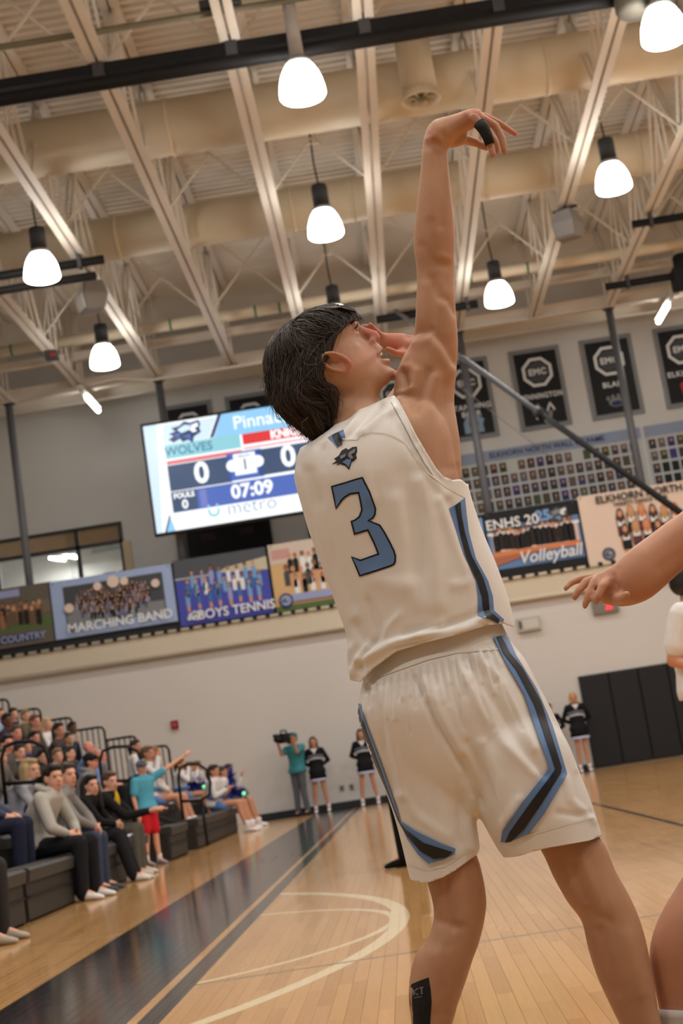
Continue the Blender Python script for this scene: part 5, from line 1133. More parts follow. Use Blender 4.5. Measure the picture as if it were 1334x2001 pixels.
# ------------------------------------------------------------------ cloth: jersey and shorts
def cloth_mat(name, rgb):
    m = mat(name, srgb(*rgb), .42, .45, noise=.03, nscale=30, sheen=.25); nt = m.node_tree; b = nt.nodes['Principled BSDF']
    tc = nt.nodes.new('ShaderNodeTexCoord'); n1 = nt.nodes.new('ShaderNodeTexNoise'); n1.inputs['Scale'].default_value = 9; n1.inputs['Detail'].default_value = 3; mp = nt.nodes.new('ShaderNodeMapping'); mp.inputs['Scale'].default_value = (1.6, 1, .5)
    nt.links.new(tc.outputs['Object'], mp.inputs[0]); nt.links.new(mp.outputs[0], n1.inputs['Vector']); bp = nt.nodes.new('ShaderNodeBump'); bp.inputs['Strength'].default_value = .16; bp.inputs['Distance'].default_value = .012; nt.links.new(n1.outputs['Fac'], bp.inputs['Height']); nt.links.new(bp.outputs['Normal'], b.inputs['Normal'])
    return m
JWHITE = cloth_mat('jersey_white', (236, 233, 228)); JBLUE = cloth_mat('jersey_blue', (98, 134, 186)); JBLACK = cloth_mat('jersey_black', (16, 16, 20)); JTRIM = cloth_mat('jersey_trim', (232, 228, 220)); JGREY = cloth_mat('jersey_grey', (128, 132, 140))
def inside_sd(Q, poly):
    """signed distance in pixels, positive outside the polygon"""
    P = np.array(poly, float); d = seg_dist(Q, np.vstack([P, P[:1]])); ins = np.zeros(len(Q), bool)
    for a, b in zip(P, np.roll(P, -1, 0)):
        c = (a[1] > Q[:, 1]) != (b[1] > Q[:, 1]); x = (b[0] - a[0]) * (Q[:, 1] - a[1]) / (b[1] - a[1] + 1e-12) + a[0]; ins ^= c & (Q[:, 0] < x)
    return np.where(ins, -d, d)
def clip(V, Fc, s):
    """keep the part of the surface where s > 0, cutting faces cleanly"""
    V = list(map(tuple, V)); out = []; cache = {}
    def cut(i, j):
        key = (min(i, j), max(i, j))
        if key not in cache:
            t = s[i] / (s[i] - s[j]); V.append(tuple(np.array(V[i]) * (1 - t) + np.array(V[j]) * t)); cache[key] = len(V) - 1
        return cache[key]
    for q in Fc:
        g = [s[i] > 0 for i in q]
        if all(g): out.append(q); continue
        if not any(g): continue
        r = []
        for a, b in zip(q, q[1:] + q[:1]):
            if s[a] > 0: r.append(a)
            if (s[a] > 0) != (s[b] > 0): r.append(cut(a, b))
        if len(r) > 2: out.append(tuple(r))
    used = sorted({i for q in out for i in q}); ix = {o: n for n, o in enumerate(used)}
    return np.array([V[i] for i in used]), [tuple(ix[i] for i in q) for q in out]
def normals(V, Fc):
    N_ = np.zeros_like(V)
    for q in Fc:
        n_ = np.cross(V[q[1]] - V[q[0]], V[q[-1]] - V[q[0]]); 
        for i in q: N_[i] += n_
    return N_ / (np.linalg.norm(N_, axis=1)[:, None] + 1e-12)
JT = [(690, 1372, 1008, 1262), (684, 1330, 1004, 1236), (681, 1290, 1004, 1215), (676, 1240, 992, 1168), (656, 1182, 970, 1105), (629, 1108, 944, 1042), (606, 1046, 926, 990), (588, 985, 915, 950), (574, 930, 908, 905), (576, 893, 898, 850), (594, 862, 880, 806), (630, 838, 846, 772), (678, 812, 800, 760), (715, 800, 765, 770)]
JB = [.62, .60, .60, .60, .61, .62, .63, .64, .64, .62, .60, .56, .50, .42]
st = dense([(*s, 0.) for s in JT], 8); rb = np.interp(np.linspace(0, 1, len(st)), np.linspace(0, 1, len(JB)), JB)
mb = MB(); limb(mb, [(*s[:4], 0., r) for s, r in zip(st, rb)], n=150, p=2.35)
V = np.array(mb.v); Fc = [q for q in mb.f if len(q) == 4]; N_ = normals(V, Fc)
cen = np.repeat(np.array([V[i * 150:(i + 1) * 150].mean(0) for i in range(len(st))]), 150, 0)
if ((V - cen) * N_).sum() < 0: N_ = -N_; Fc = [q[::-1] for q in Fc]
Zp = lambda pts: [(540 + x * .3898, 760 + y * .3899) for x, y in pts]
jf = [(Zp([(720, 470), (770, 640), (790, 900), (810, 1080)]), 16, 5), (Zp([(640, 420), (680, 600), (700, 900)]), 22, -3), (Zp([(820, 560), (900, 760), (960, 900)]), 12, 4.5), (Zp([(860, 560), (930, 800), (985, 930)]), 9, -4),
      (Zp([(110, 420), (190, 640), (270, 900), (330, 1060), (400, 1270)]), 8, 4), (Zp([(150, 420), (230, 640), (310, 900), (380, 1080)]), 12, -3.5), (Zp([(60, 480), (180, 760), (300, 1080)]), 8, -2.5),
      (Zp([(430, 90), (380, 180), (330, 240)]), 7, 4), (Zp([(600, 100), (520, 140), (430, 220)]), 7, 4), (Zp([(520, 80), (440, 150), (370, 230)]), 6, -3.5), (Zp([(560, 130), (620, 210), (690, 330)]), 7, -2.5), (Zp([(430, 230), (440, 420), (470, 560)]), 9, 3), (Zp([(700, 300), (760, 430), (860, 540)]), 6, 2.5),
      (Zp([(1050, 1140), (960, 1190), (850, 1225), (680, 1250), (560, 1285), (430, 1360)]), 9, 7), (Zp([(1050, 1110), (940, 1160), (800, 1200), (640, 1220)]), 7, -5), (Zp([(1010, 1165), (890, 1215), (740, 1255), (600, 1290)]), 5, -4),
      (Zp([(890, 985), (950, 978), (985, 930)]), 8, 3), (Zp([(830, 1180), (700, 1240)]), 8, 4), (Zp([(620, 1130), (560, 1190), (540, 1240)]), 6, 4), (Zp([(460, 1060), (500, 1180), (520, 1240)]), 7, -3.5), (Zp([(460, 1290), (420, 1340), (390, 1420)]), 6, 5), (Zp([(500, 1260), (440, 1330), (420, 1400)]), 5, -5), (Zp([(380, 1300), (366, 1380), (374, 1450)]), 8, 7), (Zp([(400, 1180), (440, 1260)]), 8, -4),
      (Zp([(500, 950), (640, 1000), (720, 1080)]), 20, 3), (Zp([(230, 300), (200, 420), (220, 560)]), 12, -3), (Zp([(600, 560), (640, 760), (660, 980)]), 16, 3.5)]
V = sculpt(V, N_, [(a, w, mm * 1.5) for a, w, mm in jf])
Q = proj(V); s = np.full(len(V), 1e3)
ARMHOLE = [(770, 772), (779, 784), (796, 815), (813, 850), (836, 889), (852, 915), (866, 931), (884, 938), (899, 936), (912, 946), (960, 946), (960, 690), (766, 690)]
LHOLE = [(586, 876), (580, 892), (577, 910), (574, 934), (500, 934), (500, 850), (580, 860)]
NECK = [(584, 876), (612, 861), (645, 838), (663, 820), (684, 800), (712, 787), (742, 781), (771, 772), (780, 690), (480, 690), (480, 876)]
HEM = [(600, 1292), (679, 1296), (684, 1329), (703, 1333), (727, 1307), (774, 1273), (829, 1256), (891, 1241), (950, 1222), (985, 1218), (1006, 1226), (1100, 1226), (1100, 1500), (600, 1500)]
for P in (ARMHOLE, LHOLE, NECK, HEM): s = np.minimum(s, inside_sd(Q, P))
V0 = None
VJ, FJ = clip(V, Fc, s); jersey = from_arrays('jersey', VJ - PB, FJ, JWHITE, player); md = jersey.modifiers.new('thick', 'SOLIDIFY'); md.thickness = .0025; md.offset = -1
# shorts
mb = MB()
limb(mb, dense([(722, 1268, 968, 1184, 0, .56), (714, 1306, 982, 1222, 0, .57), (705, 1346, 1000, 1256, 0, .59), (700, 1368, 1024, 1286, 0, .6), (698, 1400, 1055, 1345, 0, .6), (712, 1445, 1086, 1405, 0, .56), (736, 1505, 1112, 1465, 0, .5), (764, 1560, 1128, 1525, 0, .40), (800, 1600, 1125, 1570, 0, .26)], 3), .64, 56, 2.3)
limb(mb, dense([(745, 1378, 860, 1372, 0, .6), (718, 1420, 900, 1418, 0, .8), (722, 1470, 915, 1460), (746, 1530, 922, 1525), (768, 1590, 928, 1590), (784, 1650, 936, 1640), (799, 1715, 940, 1685), (806, 1760, 945, 1730)], 3), .95, 48, 2.2, dy=.01)
limb(mb, dense([(915, 1362, 1020, 1352, 0, .6), (885, 1400, 1070, 1392, 0, .8), (892, 1460, 1108, 1450), (910, 1520, 1130, 1505), (930, 1580, 1150, 1555), (955, 1630, 1165, 1600), (982, 1680, 1180, 1648), (1000, 1730, 1195, 1690)], 3), .92, 48, 2.2, dy=-.01)
raw = mb.build('shorts_raw', JWHITE); add_remesh(raw, .005, 26, .6); V, N_, Fc = applied(raw); bpy.data.objects.remove(raw)
Zs = lambda pts: [(660 + x * .5052, 1240 + y * .5053) for x, y in pts]
sf = [(Zs([(300, 170), (340, 260), (390, 360), (460, 470), (540, 640)]), 7, -5), (Zs([(330, 180), (400, 330), (480, 470)]), 12, 3), (Zs([(480, 480), (540, 600), (550, 660)]), 9, -6)]
for i in range(38):
    t = i / 43; x0 = 706 + (1008 - 706) * t; y0 = 1344 + (1270 - 1344) * min(1, t * 1.15) - 6 * math.sin(math.pi * t); L_p = 26 + 60 * RNG.random() + (80 if i % 6 == 0 else 0); sl = -.05 + .42 * t
    sf.append(([(x0, y0 + 2), (x0 + L_p * sl * .6, y0 + L_p * .55), (x0 + L_p * sl * 1.3, y0 + L_p)], 2.6 + 1.2 * RNG.random(), (2.6 if i % 2 else -2.6) * (.6 + .6 * RNG.random())))
sf += [(Zs([(540, 80), (640, 200), (720, 360), (760, 440)]), 9, 4), (Zs([(500, 90), (600, 250), (700, 420), (800, 540)]), 11, -3.5), (Zs([(460, 100), (560, 300), (640, 420), (760, 540)]), 9, 3.5), (Zs([(560, 420), (620, 560), (640, 700)]), 12, 4), (Zs([(500, 420), (580, 580), (630, 700)]), 8, -4),
       (Zs([(180, 220), (210, 400), (250, 620)]), 10, 3), (Zs([(140, 260), (180, 420), (220, 600)]), 8, -3), (Zs([(520, 640), (500, 740), (520, 830)]), 9, 4), (Zs([(480, 560), (470, 700), (480, 800)]), 10, -3), (Zs([(880, 560), (900, 640), (990, 720)]), 8, 3.5), (Zs([(850, 690), (930, 700), (980, 690)]), 6, -3), (Zs([(760, 90), (840, 300), (920, 520)]), 8, 3), (Zs([(250, 620), (300, 700), (420, 780)]), 10, 2.5), (Zs([(700, 640), (640, 740)]), 10, 3)]
V = sculpt(V, N_, [(a, w, mm * 1.35) for a, w, mm in sf])
Q = proj(V)
SHEM = [(640, 1700), (794, 1712), (800, 1718), (816, 1724), (836, 1725), (862, 1716), (888, 1702), (912, 1684), (932, 1670), (944, 1640), (958, 1640), (984, 1676), (1010, 1674), (1042, 1664), (1070, 1657), (1110, 1650), (1150, 1643), (1174, 1634), (1300, 1620), (1300, 1900), (640, 1900)]
TOPC = [(600, 1312), (700, 1288), (985, 1192), (1100, 1150), (1100, 1000), (600, 1000)]
s = np.minimum(inside_sd(Q, SHEM), inside_sd(Q, TOPC)); VS, FS = clip(V, Fc, s); shorts = from_arrays('shorts', VS - PB, FS, JWHITE, player); md = shorts.modifiers.new('thick', 'SOLIDIFY'); md.thickness = .0025; md.offset = -1
TREES = {}
def tree(V, Fc): return BVHTree.FromPolygons([Vector(v) for v in V], [list(map(int, q)) for q in Fc])
TJ, TS, TB = tree(VJ, FJ), tree(VS, FS), None
def decal(name, poly, m, trees, parent, lift=.0016, step=5., label=None):
    """sewn-on cloth: a flat outline laid onto the garment"""
    P = np.array(poly, float); n = len(P); E_ = []
    pts = []
    for a, b in zip(P, np.roll(P, -1, 0)):
        L = max(1, int(np.hypot(*(b - a)) / step)); pts += [a + (b - a) * i / L for i in range(L)]
    nb_ = len(pts); E_ = [(i, (i + 1) % nb_) for i in range(nb_)]
    x0, y0 = P.min(0); x1, y1 = P.max(0); gx, gy = np.meshgrid(np.arange(x0 + step / 2, x1, step), np.arange(y0 + step / 2, y1, step)); G_ = np.stack([gx.ravel(), gy.ravel()], 1)
    if len(G_): sd = inside_sd(G_, poly); G_ = G_[sd < -step * .45]
    allp = [Vector(map(float, q)) for q in pts] + [Vector(map(float, q)) for q in G_]
    vs, es, fs, *_ = delaunay_2d_cdt(allp, E_, [], 1, 1e-4)
    out = []; ok = []
    for q in vs:
        d = unit(ray(q[0], q[1])); best = None
        for T in trees:
            h, nn, ii, dist = T.ray_cast(Vector(CAM), Vector(d))
            if h is not None and (best is None or dist < best): best = dist
        if best is None: out.append((0, 0, 0)); ok.append(False)
        else: out.append(tuple(CAM + d * (best - lift) - PB)); ok.append(True)
    fs = [f for f in fs if all(ok[i] for i in f)]
    if not fs: return None
    used = sorted({i for f in fs for i in f}); ix = {o: k_ for k_, o in enumerate(used)}
    Vd = np.array([out[i] for i in used]); fs2 = [tuple(ix[i] for i in f) for f in fs]
    n0 = np.cross(Vd[fs2[0][1]] - Vd[fs2[0][0]], Vd[fs2[0][2]] - Vd[fs2[0][0]])
    if n0 @ (Vd[fs2[0][0]] + PB - CAM) > 0: fs2 = [f[::-1] for f in fs2]
    o = from_arrays(name, Vd, fs2, m, parent)
    if label: o['label'] = label
    return o
def offset_poly(P, k):
    P = np.array(P, float); out = []; A = np.sum(P[:, 0] * np.roll(P[:, 1], -1) - np.roll(P[:, 0], -1) * P[:, 1]); sg = 1 if A > 0 else -1
    for i in range(len(P)):
        a, b, c = P[i - 1], P[i], P[(i + 1) % len(P)]; d1 = unit(b - a); d2 = unit(c - b); n1_ = np.array((-d1[1], d1[0])) * sg; n2_ = np.array((-d2[1], d2[0])) * sg
        out.append(b + (n1_ + n2_) / max(.55, 1 + n1_ @ n2_) * k)
    return out
def ribbon(pl, w):
    P = np.array(pl, float); L_, R_ = [], []
    for i in range(len(P)):
        d = unit(P[min(i + 1, len(P) - 1)] - P[max(i - 1, 0)]); n_ = np.array((-d[1], d[0])) * w / 2; L_.append(P[i] + n_); R_.append(P[i] - n_)
    return L_ + R_[::-1]
TH = Zp([(272, 487), (345, 466), (395, 450), (432, 440), (447, 470), (470, 515), (500, 600), (497, 630), (487, 648), (468, 660), (520, 680), (545, 718), (570, 765), (592, 810), (600, 838), (598, 868), (590, 882), (573, 891), (500, 915), (415, 942), (395, 893), (372, 838), (420, 855), (505, 825), (488, 780), (455, 712), (388, 733), (380, 700), (370, 662), (390, 655), (412, 638), (424, 606), (416, 560), (408, 525), (370, 530), (345, 545), (330, 560), (297, 605), (284, 545)])
j1 = decal('number_outline', TH, JBLACK, [TJ], jersey, .002, 4, 'black outline of the number 3'); decal('number_fill', offset_poly(TH, 3.4), JBLUE, [TJ], jersey, .0038, 4, 'light blue number 3')
decal('side_band', Zp([(865, 600), (905, 575), (945, 545), (955, 640), (965, 720), (1000, 850), (1060, 960), (1085, 1040), (1090, 1110), (1140, 1155), (1135, 1180), (1075, 1160), (1010, 1135), (1010, 1040), (1000, 960), (940, 830), (905, 720)]), JBLUE, [TJ], jersey, .002, 4, 'light blue side band')
decal('side_stripe', Zp([(895, 585), (922, 565), (930, 640), (945, 720), (978, 835), (1038, 950), (1062, 1030), (1068, 1110), (1118, 1155), (1112, 1178), (1050, 1135), (1036, 1100), (1030, 1040), (1005, 960), (950, 840), (920, 720), (908, 650)]), JBLACK, [TJ], jersey, .0038, 4, 'black stripe along the side band')
decal('yoke_seam', ribbon(Zp([(330, 250), (400, 252), (425, 228), (470, 214), (540, 218), (600, 240), (645, 268), (700, 350), (760, 420), (850, 490), (950, 545)]), 2.2), JTRIM, [TJ], jersey, .0022, 4)
decal('armhole_binding', ribbon([(771, 774), (780, 786), (797, 817), (813, 852), (835, 890), (851, 916), (865, 933)][::1], 5), JTRIM, [TJ], jersey, .0022, 3)
decal('armhole_stitch', ribbon([(764, 786), (788, 830), (806, 866), (828, 904), (846, 930)], 1.6), JGREY, [TJ], jersey, .002, 3)
decal('back_tab', Zp([(256, 243), (290, 222), (335, 203), (345, 240), (325, 268), (305, 297), (285, 270)]), JBLUE, [TJ], jersey, .0016, 3, 'blue tab at the back of the neck'); decal('tab_stripe', Zp([(278, 232), (312, 215), (325, 250), (330, 278), (303, 284), (288, 258)]), JBLACK, [TJ], jersey, .0038, 3)
for pts, m, l, nm in (([(275, 378), (302, 360), (288, 350), (312, 334), (325, 310), (347, 296), (360, 304), (380, 291), (403, 289), (404, 312), (397, 328), (402, 347), (386, 362), (376, 366), (364, 406), (345, 385), (318, 376), (298, 386), (312, 370)], JBLACK, .0014, 'crest_mane'), ([(362, 318), (396, 297), (392, 318), (374, 328), (386, 346), (372, 352), (358, 336)], JGREY, .003, 'crest_muzzle'), ([(330, 366), (354, 350), (374, 356), (362, 394), (348, 378)], JBLUE, .003, 'crest_neck'), ([(318, 336), (350, 322), (342, 342), (322, 352)], JGREY, .003, 'crest_cheek')):
    decal(nm, Zp(pts), m, [TJ], jersey, l, 2.5)
decal('side_band', Zs([(600, 8), (655, 0), (690, 80), (770, 210), (830, 350), (870, 480), (887, 540), (800, 690), (740, 770), (655, 806), (628, 803), (635, 760), (720, 640), (815, 520), (808, 485), (770, 380), (720, 230), (650, 110)]), JBLUE, [TS], shorts, .0058, 3, 'light blue band down the right leg of the shorts')
decal('side_stripe', Zs([(615, 8), (632, 4), (665, 70), (715, 130), (785, 255), (830, 400), (866, 515), (862, 535), (790, 650), (718, 755), (668, 802), (645, 804), (665, 762), (745, 650), (842, 520), (805, 405), (760, 270), (690, 135), (640, 70)]), JBLACK, [TS], shorts, .0082, 3, 'black stripe down the right leg of the shorts')
decal('side_band', Zs([(66, 240), (78, 236), (100, 320), (160, 480), (230, 680), (240, 722), (300, 760), (400, 808), (455, 828), (452, 850), (410, 870), (350, 886), (310, 852), (268, 792), (236, 722), (190, 602), (128, 450), (64, 280)]), JBLUE, [TS], shorts, .0058, 3, 'light blue band down the left leg of the shorts')
decal('side_stripe', Zs([(62, 262), (70, 250), (88, 320), (140, 460), (205, 640), (240, 730), (262, 756), (330, 806), (445, 842), (420, 862), (370, 868), (318, 838), (264, 776), (232, 722), (186, 604), (120, 450), (63, 290)]), JBLACK, [TS], shorts, .0082, 3, 'black stripe down the left leg of the shorts')
decal('waist_seam', ribbon([(702, 1347), (727, 1327), (774, 1310), (836, 1288), (891, 1275), (969, 1268), (1010, 1271)], 2.2), JTRIM, [TS], shorts, .0022, 4)
for pl in ([(796, 1688), (830, 1700), (870, 1692), (925, 1656)], [(976, 1650), (1034, 1631), (1100, 1612), (1164, 1598)]): decal('hem_seam', ribbon(pl, 1.8), JTRIM, [TS], shorts, .002, 4)
decal('seat_seam', ribbon(Zs([(300, 165), (345, 262), (395, 362), (465, 478)]), 1.6), JTRIM, [TS], shorts, .002, 4)
# tape on the finger and on the calf
TAPE = mat('black_tape', (.012, .012, .014), .7, .3, noise=.3, nscale=60, bump=.2, bscale=200)
mb = MB(); P = [U(936, 240, -.036), U(945, 252, -.037), U(952, 267, -.035), U(957, 282, -.033)]; mb.tube([p - PB for p in P], [13.5 * k, 12.5 * k, 11 * k, 10 * k], 16); o = mb.build('finger_tape', TAPE, player, True)
TB = tree(np.array([tuple(np.array(v.co) + PB) for v in body.data.vertices]), [tuple(p.vertices) for p in body.data.polygons])
decal('calf_tape', [(799, 1925), (818, 1917), (837, 1910), (841, 1935), (843, 1958), (840, 2002), (839, 2040), (801, 2040), (802, 2000)], TAPE, [TB], body, .0012, 5, 'black kinesiology tape on the left calf')
TG = mat('tape_print', srgb(120, 122, 124), .6)
for pl in ([(806, 1932), (808, 1945)], [(816, 1931), (807, 1939), (817, 1944)], [(819, 1931), (827, 1929)], [(823, 1930), (824, 1943)]): decal('tape_letter', ribbon(pl, 2.6), TG, [TB], body, .0024, 2)
decal('tape_letter', ribbon([(808, 1950), (824, 1947)], 1.4), TG, [TB], body, .0024, 2)
# eyes, teeth
for s_ in (-1, 1):
    mb = MB(); mb.ell(HP(68, -2, 30 * s_) - PB, (11 * k,) * 3, hb, 16); mb.build('eyeball', TEE, player, True); mb = MB(); mb.ell(HP(77.5, -3, 30 * s_) - PB, (2.5 * k, 5 * k, 5 * k), hb, 10); mb.build('iris', EYE, player, True)
    mb = MB(); mb.tube([HP(88, -9, 14 * s_) - PB, HP(88, -10, 28 * s_) - PB, HP(78, -6, 43 * s_) - PB], [1.4 * k, 2.4 * k, 1.2 * k], 6); mb.build('eyelash', EYE, player, True)
    mb = MB(); mb.tube([HP(91, -17, 10 * s_) - PB, HP(90, -21, 28 * s_) - PB, HP(76, -18, 48 * s_) - PB], [3 * k, 4 * k, 1.6 * k], 6); mb.build('eyebrow', hairm((58, 44, 36)), player, True)
mb = MB(); mb.ell(HP(89, 63, 0) - PB, (7 * k, 4.5 * k, 15 * k), hb, 12); mb.build('teeth', TEE, player, True)
# hair
HAIR = hairm((46, 37, 32)); HAIR.node_tree.nodes['Principled BSDF'].inputs['Roughness'].default_value = .6
CAPS = [(-84, -30, 8, 24), (-80, -58, 36, 48), (-72, -78, 56, 62), (-60, -92, 72, 74), (-45, -104, 86, 81), (-32, -111, 93, 84), (-22, -116, 82, 85), (-10, -120, 52, 86), (8, -126, 30, 87), (22, -131, -4, 87), (36, -134, -14, 86), (52, -133, -14, 84), (68, -128, -8, 80), (84, -122, -12, 76), (100, -117, -26, 70), (117, -112, -42, 62), (132, -106, -60, 52), (146, -98, -74, 38), (154, -92, -80, 22)]
mb = MB(); mb.rings([[p - PB for p in head_ring(d, fb, ff, w, 40, 2.3, 2.6 if d < -25 else 4.5)] for d, fb, ff, w in [(c[0] + (5 if c[0] < -40 else 0), c[1] + 6, c[2] - 4, c[3] - 5) for c in CAPS]]); mb.build('hair_cap', HAIR, player, True)['kind'] = 'structure_part'
del bpy.data.objects['hair_cap']['kind']
def hair_pt(u, th, off):
    i = min(int(u), len(CAPS) - 2); t = u - i; d, fb, ff, w = (np.array(CAPS[i]) * (1 - t) + np.array(CAPS[i + 1]) * t)
    pf = 2.6 if d < -25 else 4.5; fc = (fb + ff) / 2 if ff - fb < 120 else fb * .45 + ff * .55
    c, s_ = math.cos(th), math.sin(th); pw = pf if c > 0 else 2.3
    f = fc + ((ff - fc) if c > 0 else (fc - fb)) * np.sign(c) * abs(c) ** (2 / pw); l = w * np.sign(s_) * abs(s_) ** (2 / pw)
    g = np.array((f - fc, (d - 10) * .45, l)); g = g / (np.linalg.norm(g) + 1e-6) * off
    return HP(f + g[0], d + g[1], l + g[2]) - PB
mb = MB(); mats_h = [hairm((52, 42, 35)), hairm((76, 60, 48)), hairm((38, 31, 27))]
for i in range(2600):
    th = RNG.uniform(0, 2 * math.pi); u0 = RNG.uniform(0, 13.5) ** 1.0; Ls = RNG.uniform(3.0, 6.0); drift = RNG.normal() * .08 + .22 * math.sin(3.1 * th) + .10 * math.sin(7 * th); out = RNG.uniform(-2, 7); flick = RNG.uniform(0, 9) if RNG.random() < .3 else 0
    back = math.cos(th) < 0.2
    top = 17.9 if back else (6.0 if math.cos(th) > .55 else 15)
    pts, rr = [], []; n_ = 7; r0 = RNG.uniform(.55, 1.35)
    for j in range(n_):
        t = j / (n_ - 1); u = u0 + Ls * t
        if u > top: u = top
        pts.append(hair_pt(min(u, 17.9), th + drift * t + .05 * math.sin(5 * t + i), out * math.sin(math.pi * (.15 + .75 * t)) + flick * t * t)); rr.append(r0 * (1 - .85 * t) * k + 1e-5)
    if np.linalg.norm(pts[-1] - pts[0]) < .015 or min(np.linalg.norm(pts[j + 1] - pts[j]) for j in range(n_ - 1)) < 1e-4: continue
    mb.tube(pts, rr, 4, mats_h[int(RNG.integers(3))])
for i in range(520):
    al = RNG.uniform(-1.35, 1.35); n_ = 9; t0 = RNG.uniform(0, .45); t1 = min(1., t0 + RNG.uniform(.35, .7)); out = RNG.uniform(-1, 6); r0 = RNG.uniform(.6, 1.4); pts = []; sw = RNG.normal() * .12
    for j in range(n_):
        t = t0 + (t1 - t0) * j / (n_ - 1); u = abs(5.6 * (1 - 2 * t)); pts.append(hair_pt(max(u, .15), (math.pi - al if t < .5 else al) + sw * j / n_, out * math.sin(math.pi * (.1 + .8 * j / (n_ - 1)))))
    if min(np.linalg.norm(pts[j + 1] - pts[j]) for j in range(n_ - 1)) < 1e-4: continue
    mb.tube(pts, [r0 * (1 - .8 * (j / (n_ - 1)) ** 2) * k for j in range(n_)], 4, mats_h[int(RNG.integers(3))])
# wispy ends at the back and nape, and the fringe
for i in range(170):
    th = math.pi + RNG.normal() * .9; u0 = RNG.uniform(2, 12); pts = [hair_pt(u0 + q_ * 1.1, th + .06 * q_ * RNG.normal(), 1 + q_ * q_ * RNG.uniform(.4, 1.6)) for q_ in range(5)]; mb.tube(pts, [1.1 * k, 1.0 * k, .8 * k, .5 * k, .1 * k], 3, mats_h[int(RNG.integers(3))])
for i in range(70):
    a = RNG.random(); p0 = np.array((528 + 90 * a + RNG.normal() * 4, 745 + 105 * a + RNG.normal() * 8)); e = p0 + np.array((-14 + 10 * a + RNG.normal() * 7, 26 + RNG.normal() * 10)); m_ = (p0 + e) / 2 + np.array((5, 3)); dz = .03 + RNG.normal() * .03
    mb.tube([U(p0[0] + 12, p0[1] - 10, dz) - PB, U(*p0, dz) - PB, U(*m_, dz) - PB, U(*e, dz) - PB], [1.5 * k, 1.2 * k, .8 * k, .15 * k], 4, mats_h[0])
for i in range(46):
    l = RNG.uniform(-60, 62); P = [HP(40 + RNG.uniform(-15, 15), -74, l * .8), HP(76, -56, l), HP(97, -34 + RNG.uniform(-4, 4), l), HP(101 - abs(l) * .16, -16 + RNG.uniform(-7, 8), l * 1.05)]; mb.tube([p - PB for p in P], [1.6 * k, 2.2 * k, 1.8 * k, .3 * k], 4, mats_h[int(RNG.integers(3))])
o = mb.build('hair_strands', None, player, True); o['kind'] = 'stuff'
# shoes, below the frame
for (ax_, ay_, dd) in ((826, 2190, .01), (1294, 2190, -.01)):
    c = U(ax_, ay_, dd); c[2] = 0; mb = MB()
    R = [[(c - PB) + np.array((sx * w + f_ * .35, f_, z)) for sx, z in ((-1, .0), (1, .0), (.8, h_), (-.8, h_))] for f_, w, h_ in ((-.09, .03, .10), (-.05, .042, .14), (.03, .045, .12), (.10, .05, .08), (.17, .045, .06), (.21, .025, .04))]
    mb.rings(R); o = mb.build('shoe', cloth((230, 230, 232)), player, True); o.modifiers.new('round', 'SUBSURF').render_levels = 2

# ------------------------------------------------------------------ defender at the right edge
YP0 = YP
DS = mat('skin_defender', srgb(194, 142, 114), .5, .35, noise=.07, nscale=24)
mb = MB()
limb(mb, dense([(1520, 880, 1580, 950, .1), (1440, 915, 1500, 1010, .08), (1380, 955, 1420, 1060, .04), (1330, 1001, 1352, 1096, .0), (1300, 1022, 1335, 1112, -.01), (1268, 1046, 1305, 1140, -.02), (1238, 1068, 1275, 1166, -.03), (1212, 1090, 1246, 1180, -.03), (1196, 1108, 1222, 1182, -.03)], 3), .85, 26)
limb(mb, dense([(1212, 1098, 1236, 1184, -.03), (1196, 1104, 1214, 1186, -.03), (1176, 1116, 1190, 1183, -.03), (1160, 1122, 1172, 1178, -.03)], 3), .5, 22)
kk = KP
def dchain(P, R): 
    Q_ = [U(x, y, d) for x, y, d in P]
    for i in range(len(Q_) - 1): mb.caps(Q_[i], Q_[i + 1], R[i] * kk, R[i + 1] * kk, 12)
dchain([(1168, 1128, .03), (1136, 1131, .04), (1116, 1138, .04), (1104, 1150, .03)], (10, 8.5, 7.5, 6)); dchain([(1172, 1130, .01), (1146, 1136, .0), (1130, 1154, -.01), (1122, 1168, -.01)], (10.5, 9.5, 8.5, 7)); dchain([(1180, 1128, -.02), (1162, 1136, -.04), (1150, 1160, -.05), (1142, 1184, -.05)], (11, 10, 8.5, 7)); dchain([(1190, 1134, -.04), (1176, 1146, -.065), (1168, 1166, -.07), (1164, 1177, -.06)], (10, 9, 8, 7)); dchain([(1206, 1170, -.06), (1216, 1170, -.075), (1224, 1162, -.085)], (13, 10, 9))
limb(mb, dense([(1395, 1560, 1490, 1580, .05), (1366, 1660, 1460, 1680, .02), (1330, 1720, 1432, 1740, .02), (1296, 1776, 1420, 1780, .02), (1277, 1820, 1402, 1824, .02), (1269, 1862, 1386, 1866, .02), (1273, 1900, 1374, 1902, .02), (1286, 1966, 1358, 1968, .02), (1296, 2010, 1352, 2012, .02), (1300, 2050, 1352, 2052, .02), (1300, 2085, 1356, 2090, .02)], 3), .98, 26)
limb(mb, dense([(1430, 1560, 1590, 1560, .05), (1470, 1660, 1590, 1650, .2), (1500, 1760, 1610, 1750, .25), (1490, 1840, 1596, 1840, .25), (1490, 1960, 1560, 1960, .25), (1490, 2040, 1548, 2040, .25)], 3), .98, 24)
limb(mb, dense([(1390, 1540, 1640, 1540, .05), (1400, 1440, 1640, 1420, .05), (1420, 1300, 1650, 1290, .07), (1440, 1120, 1680, 1100, .1), (1470, 960, 1700, 940, .12), (1540, 880, 1650, 875, .12)], 3), .65, 32)
HC = U(1588, 776, .1); dB = np.array((unit((.25, -1, 0)), unit((-1, -.25, .05)), (0, 0, 1.))); dB[2] = np.cross(dB[1], dB[0]); dB[2] *= np.sign(dB[2][2])
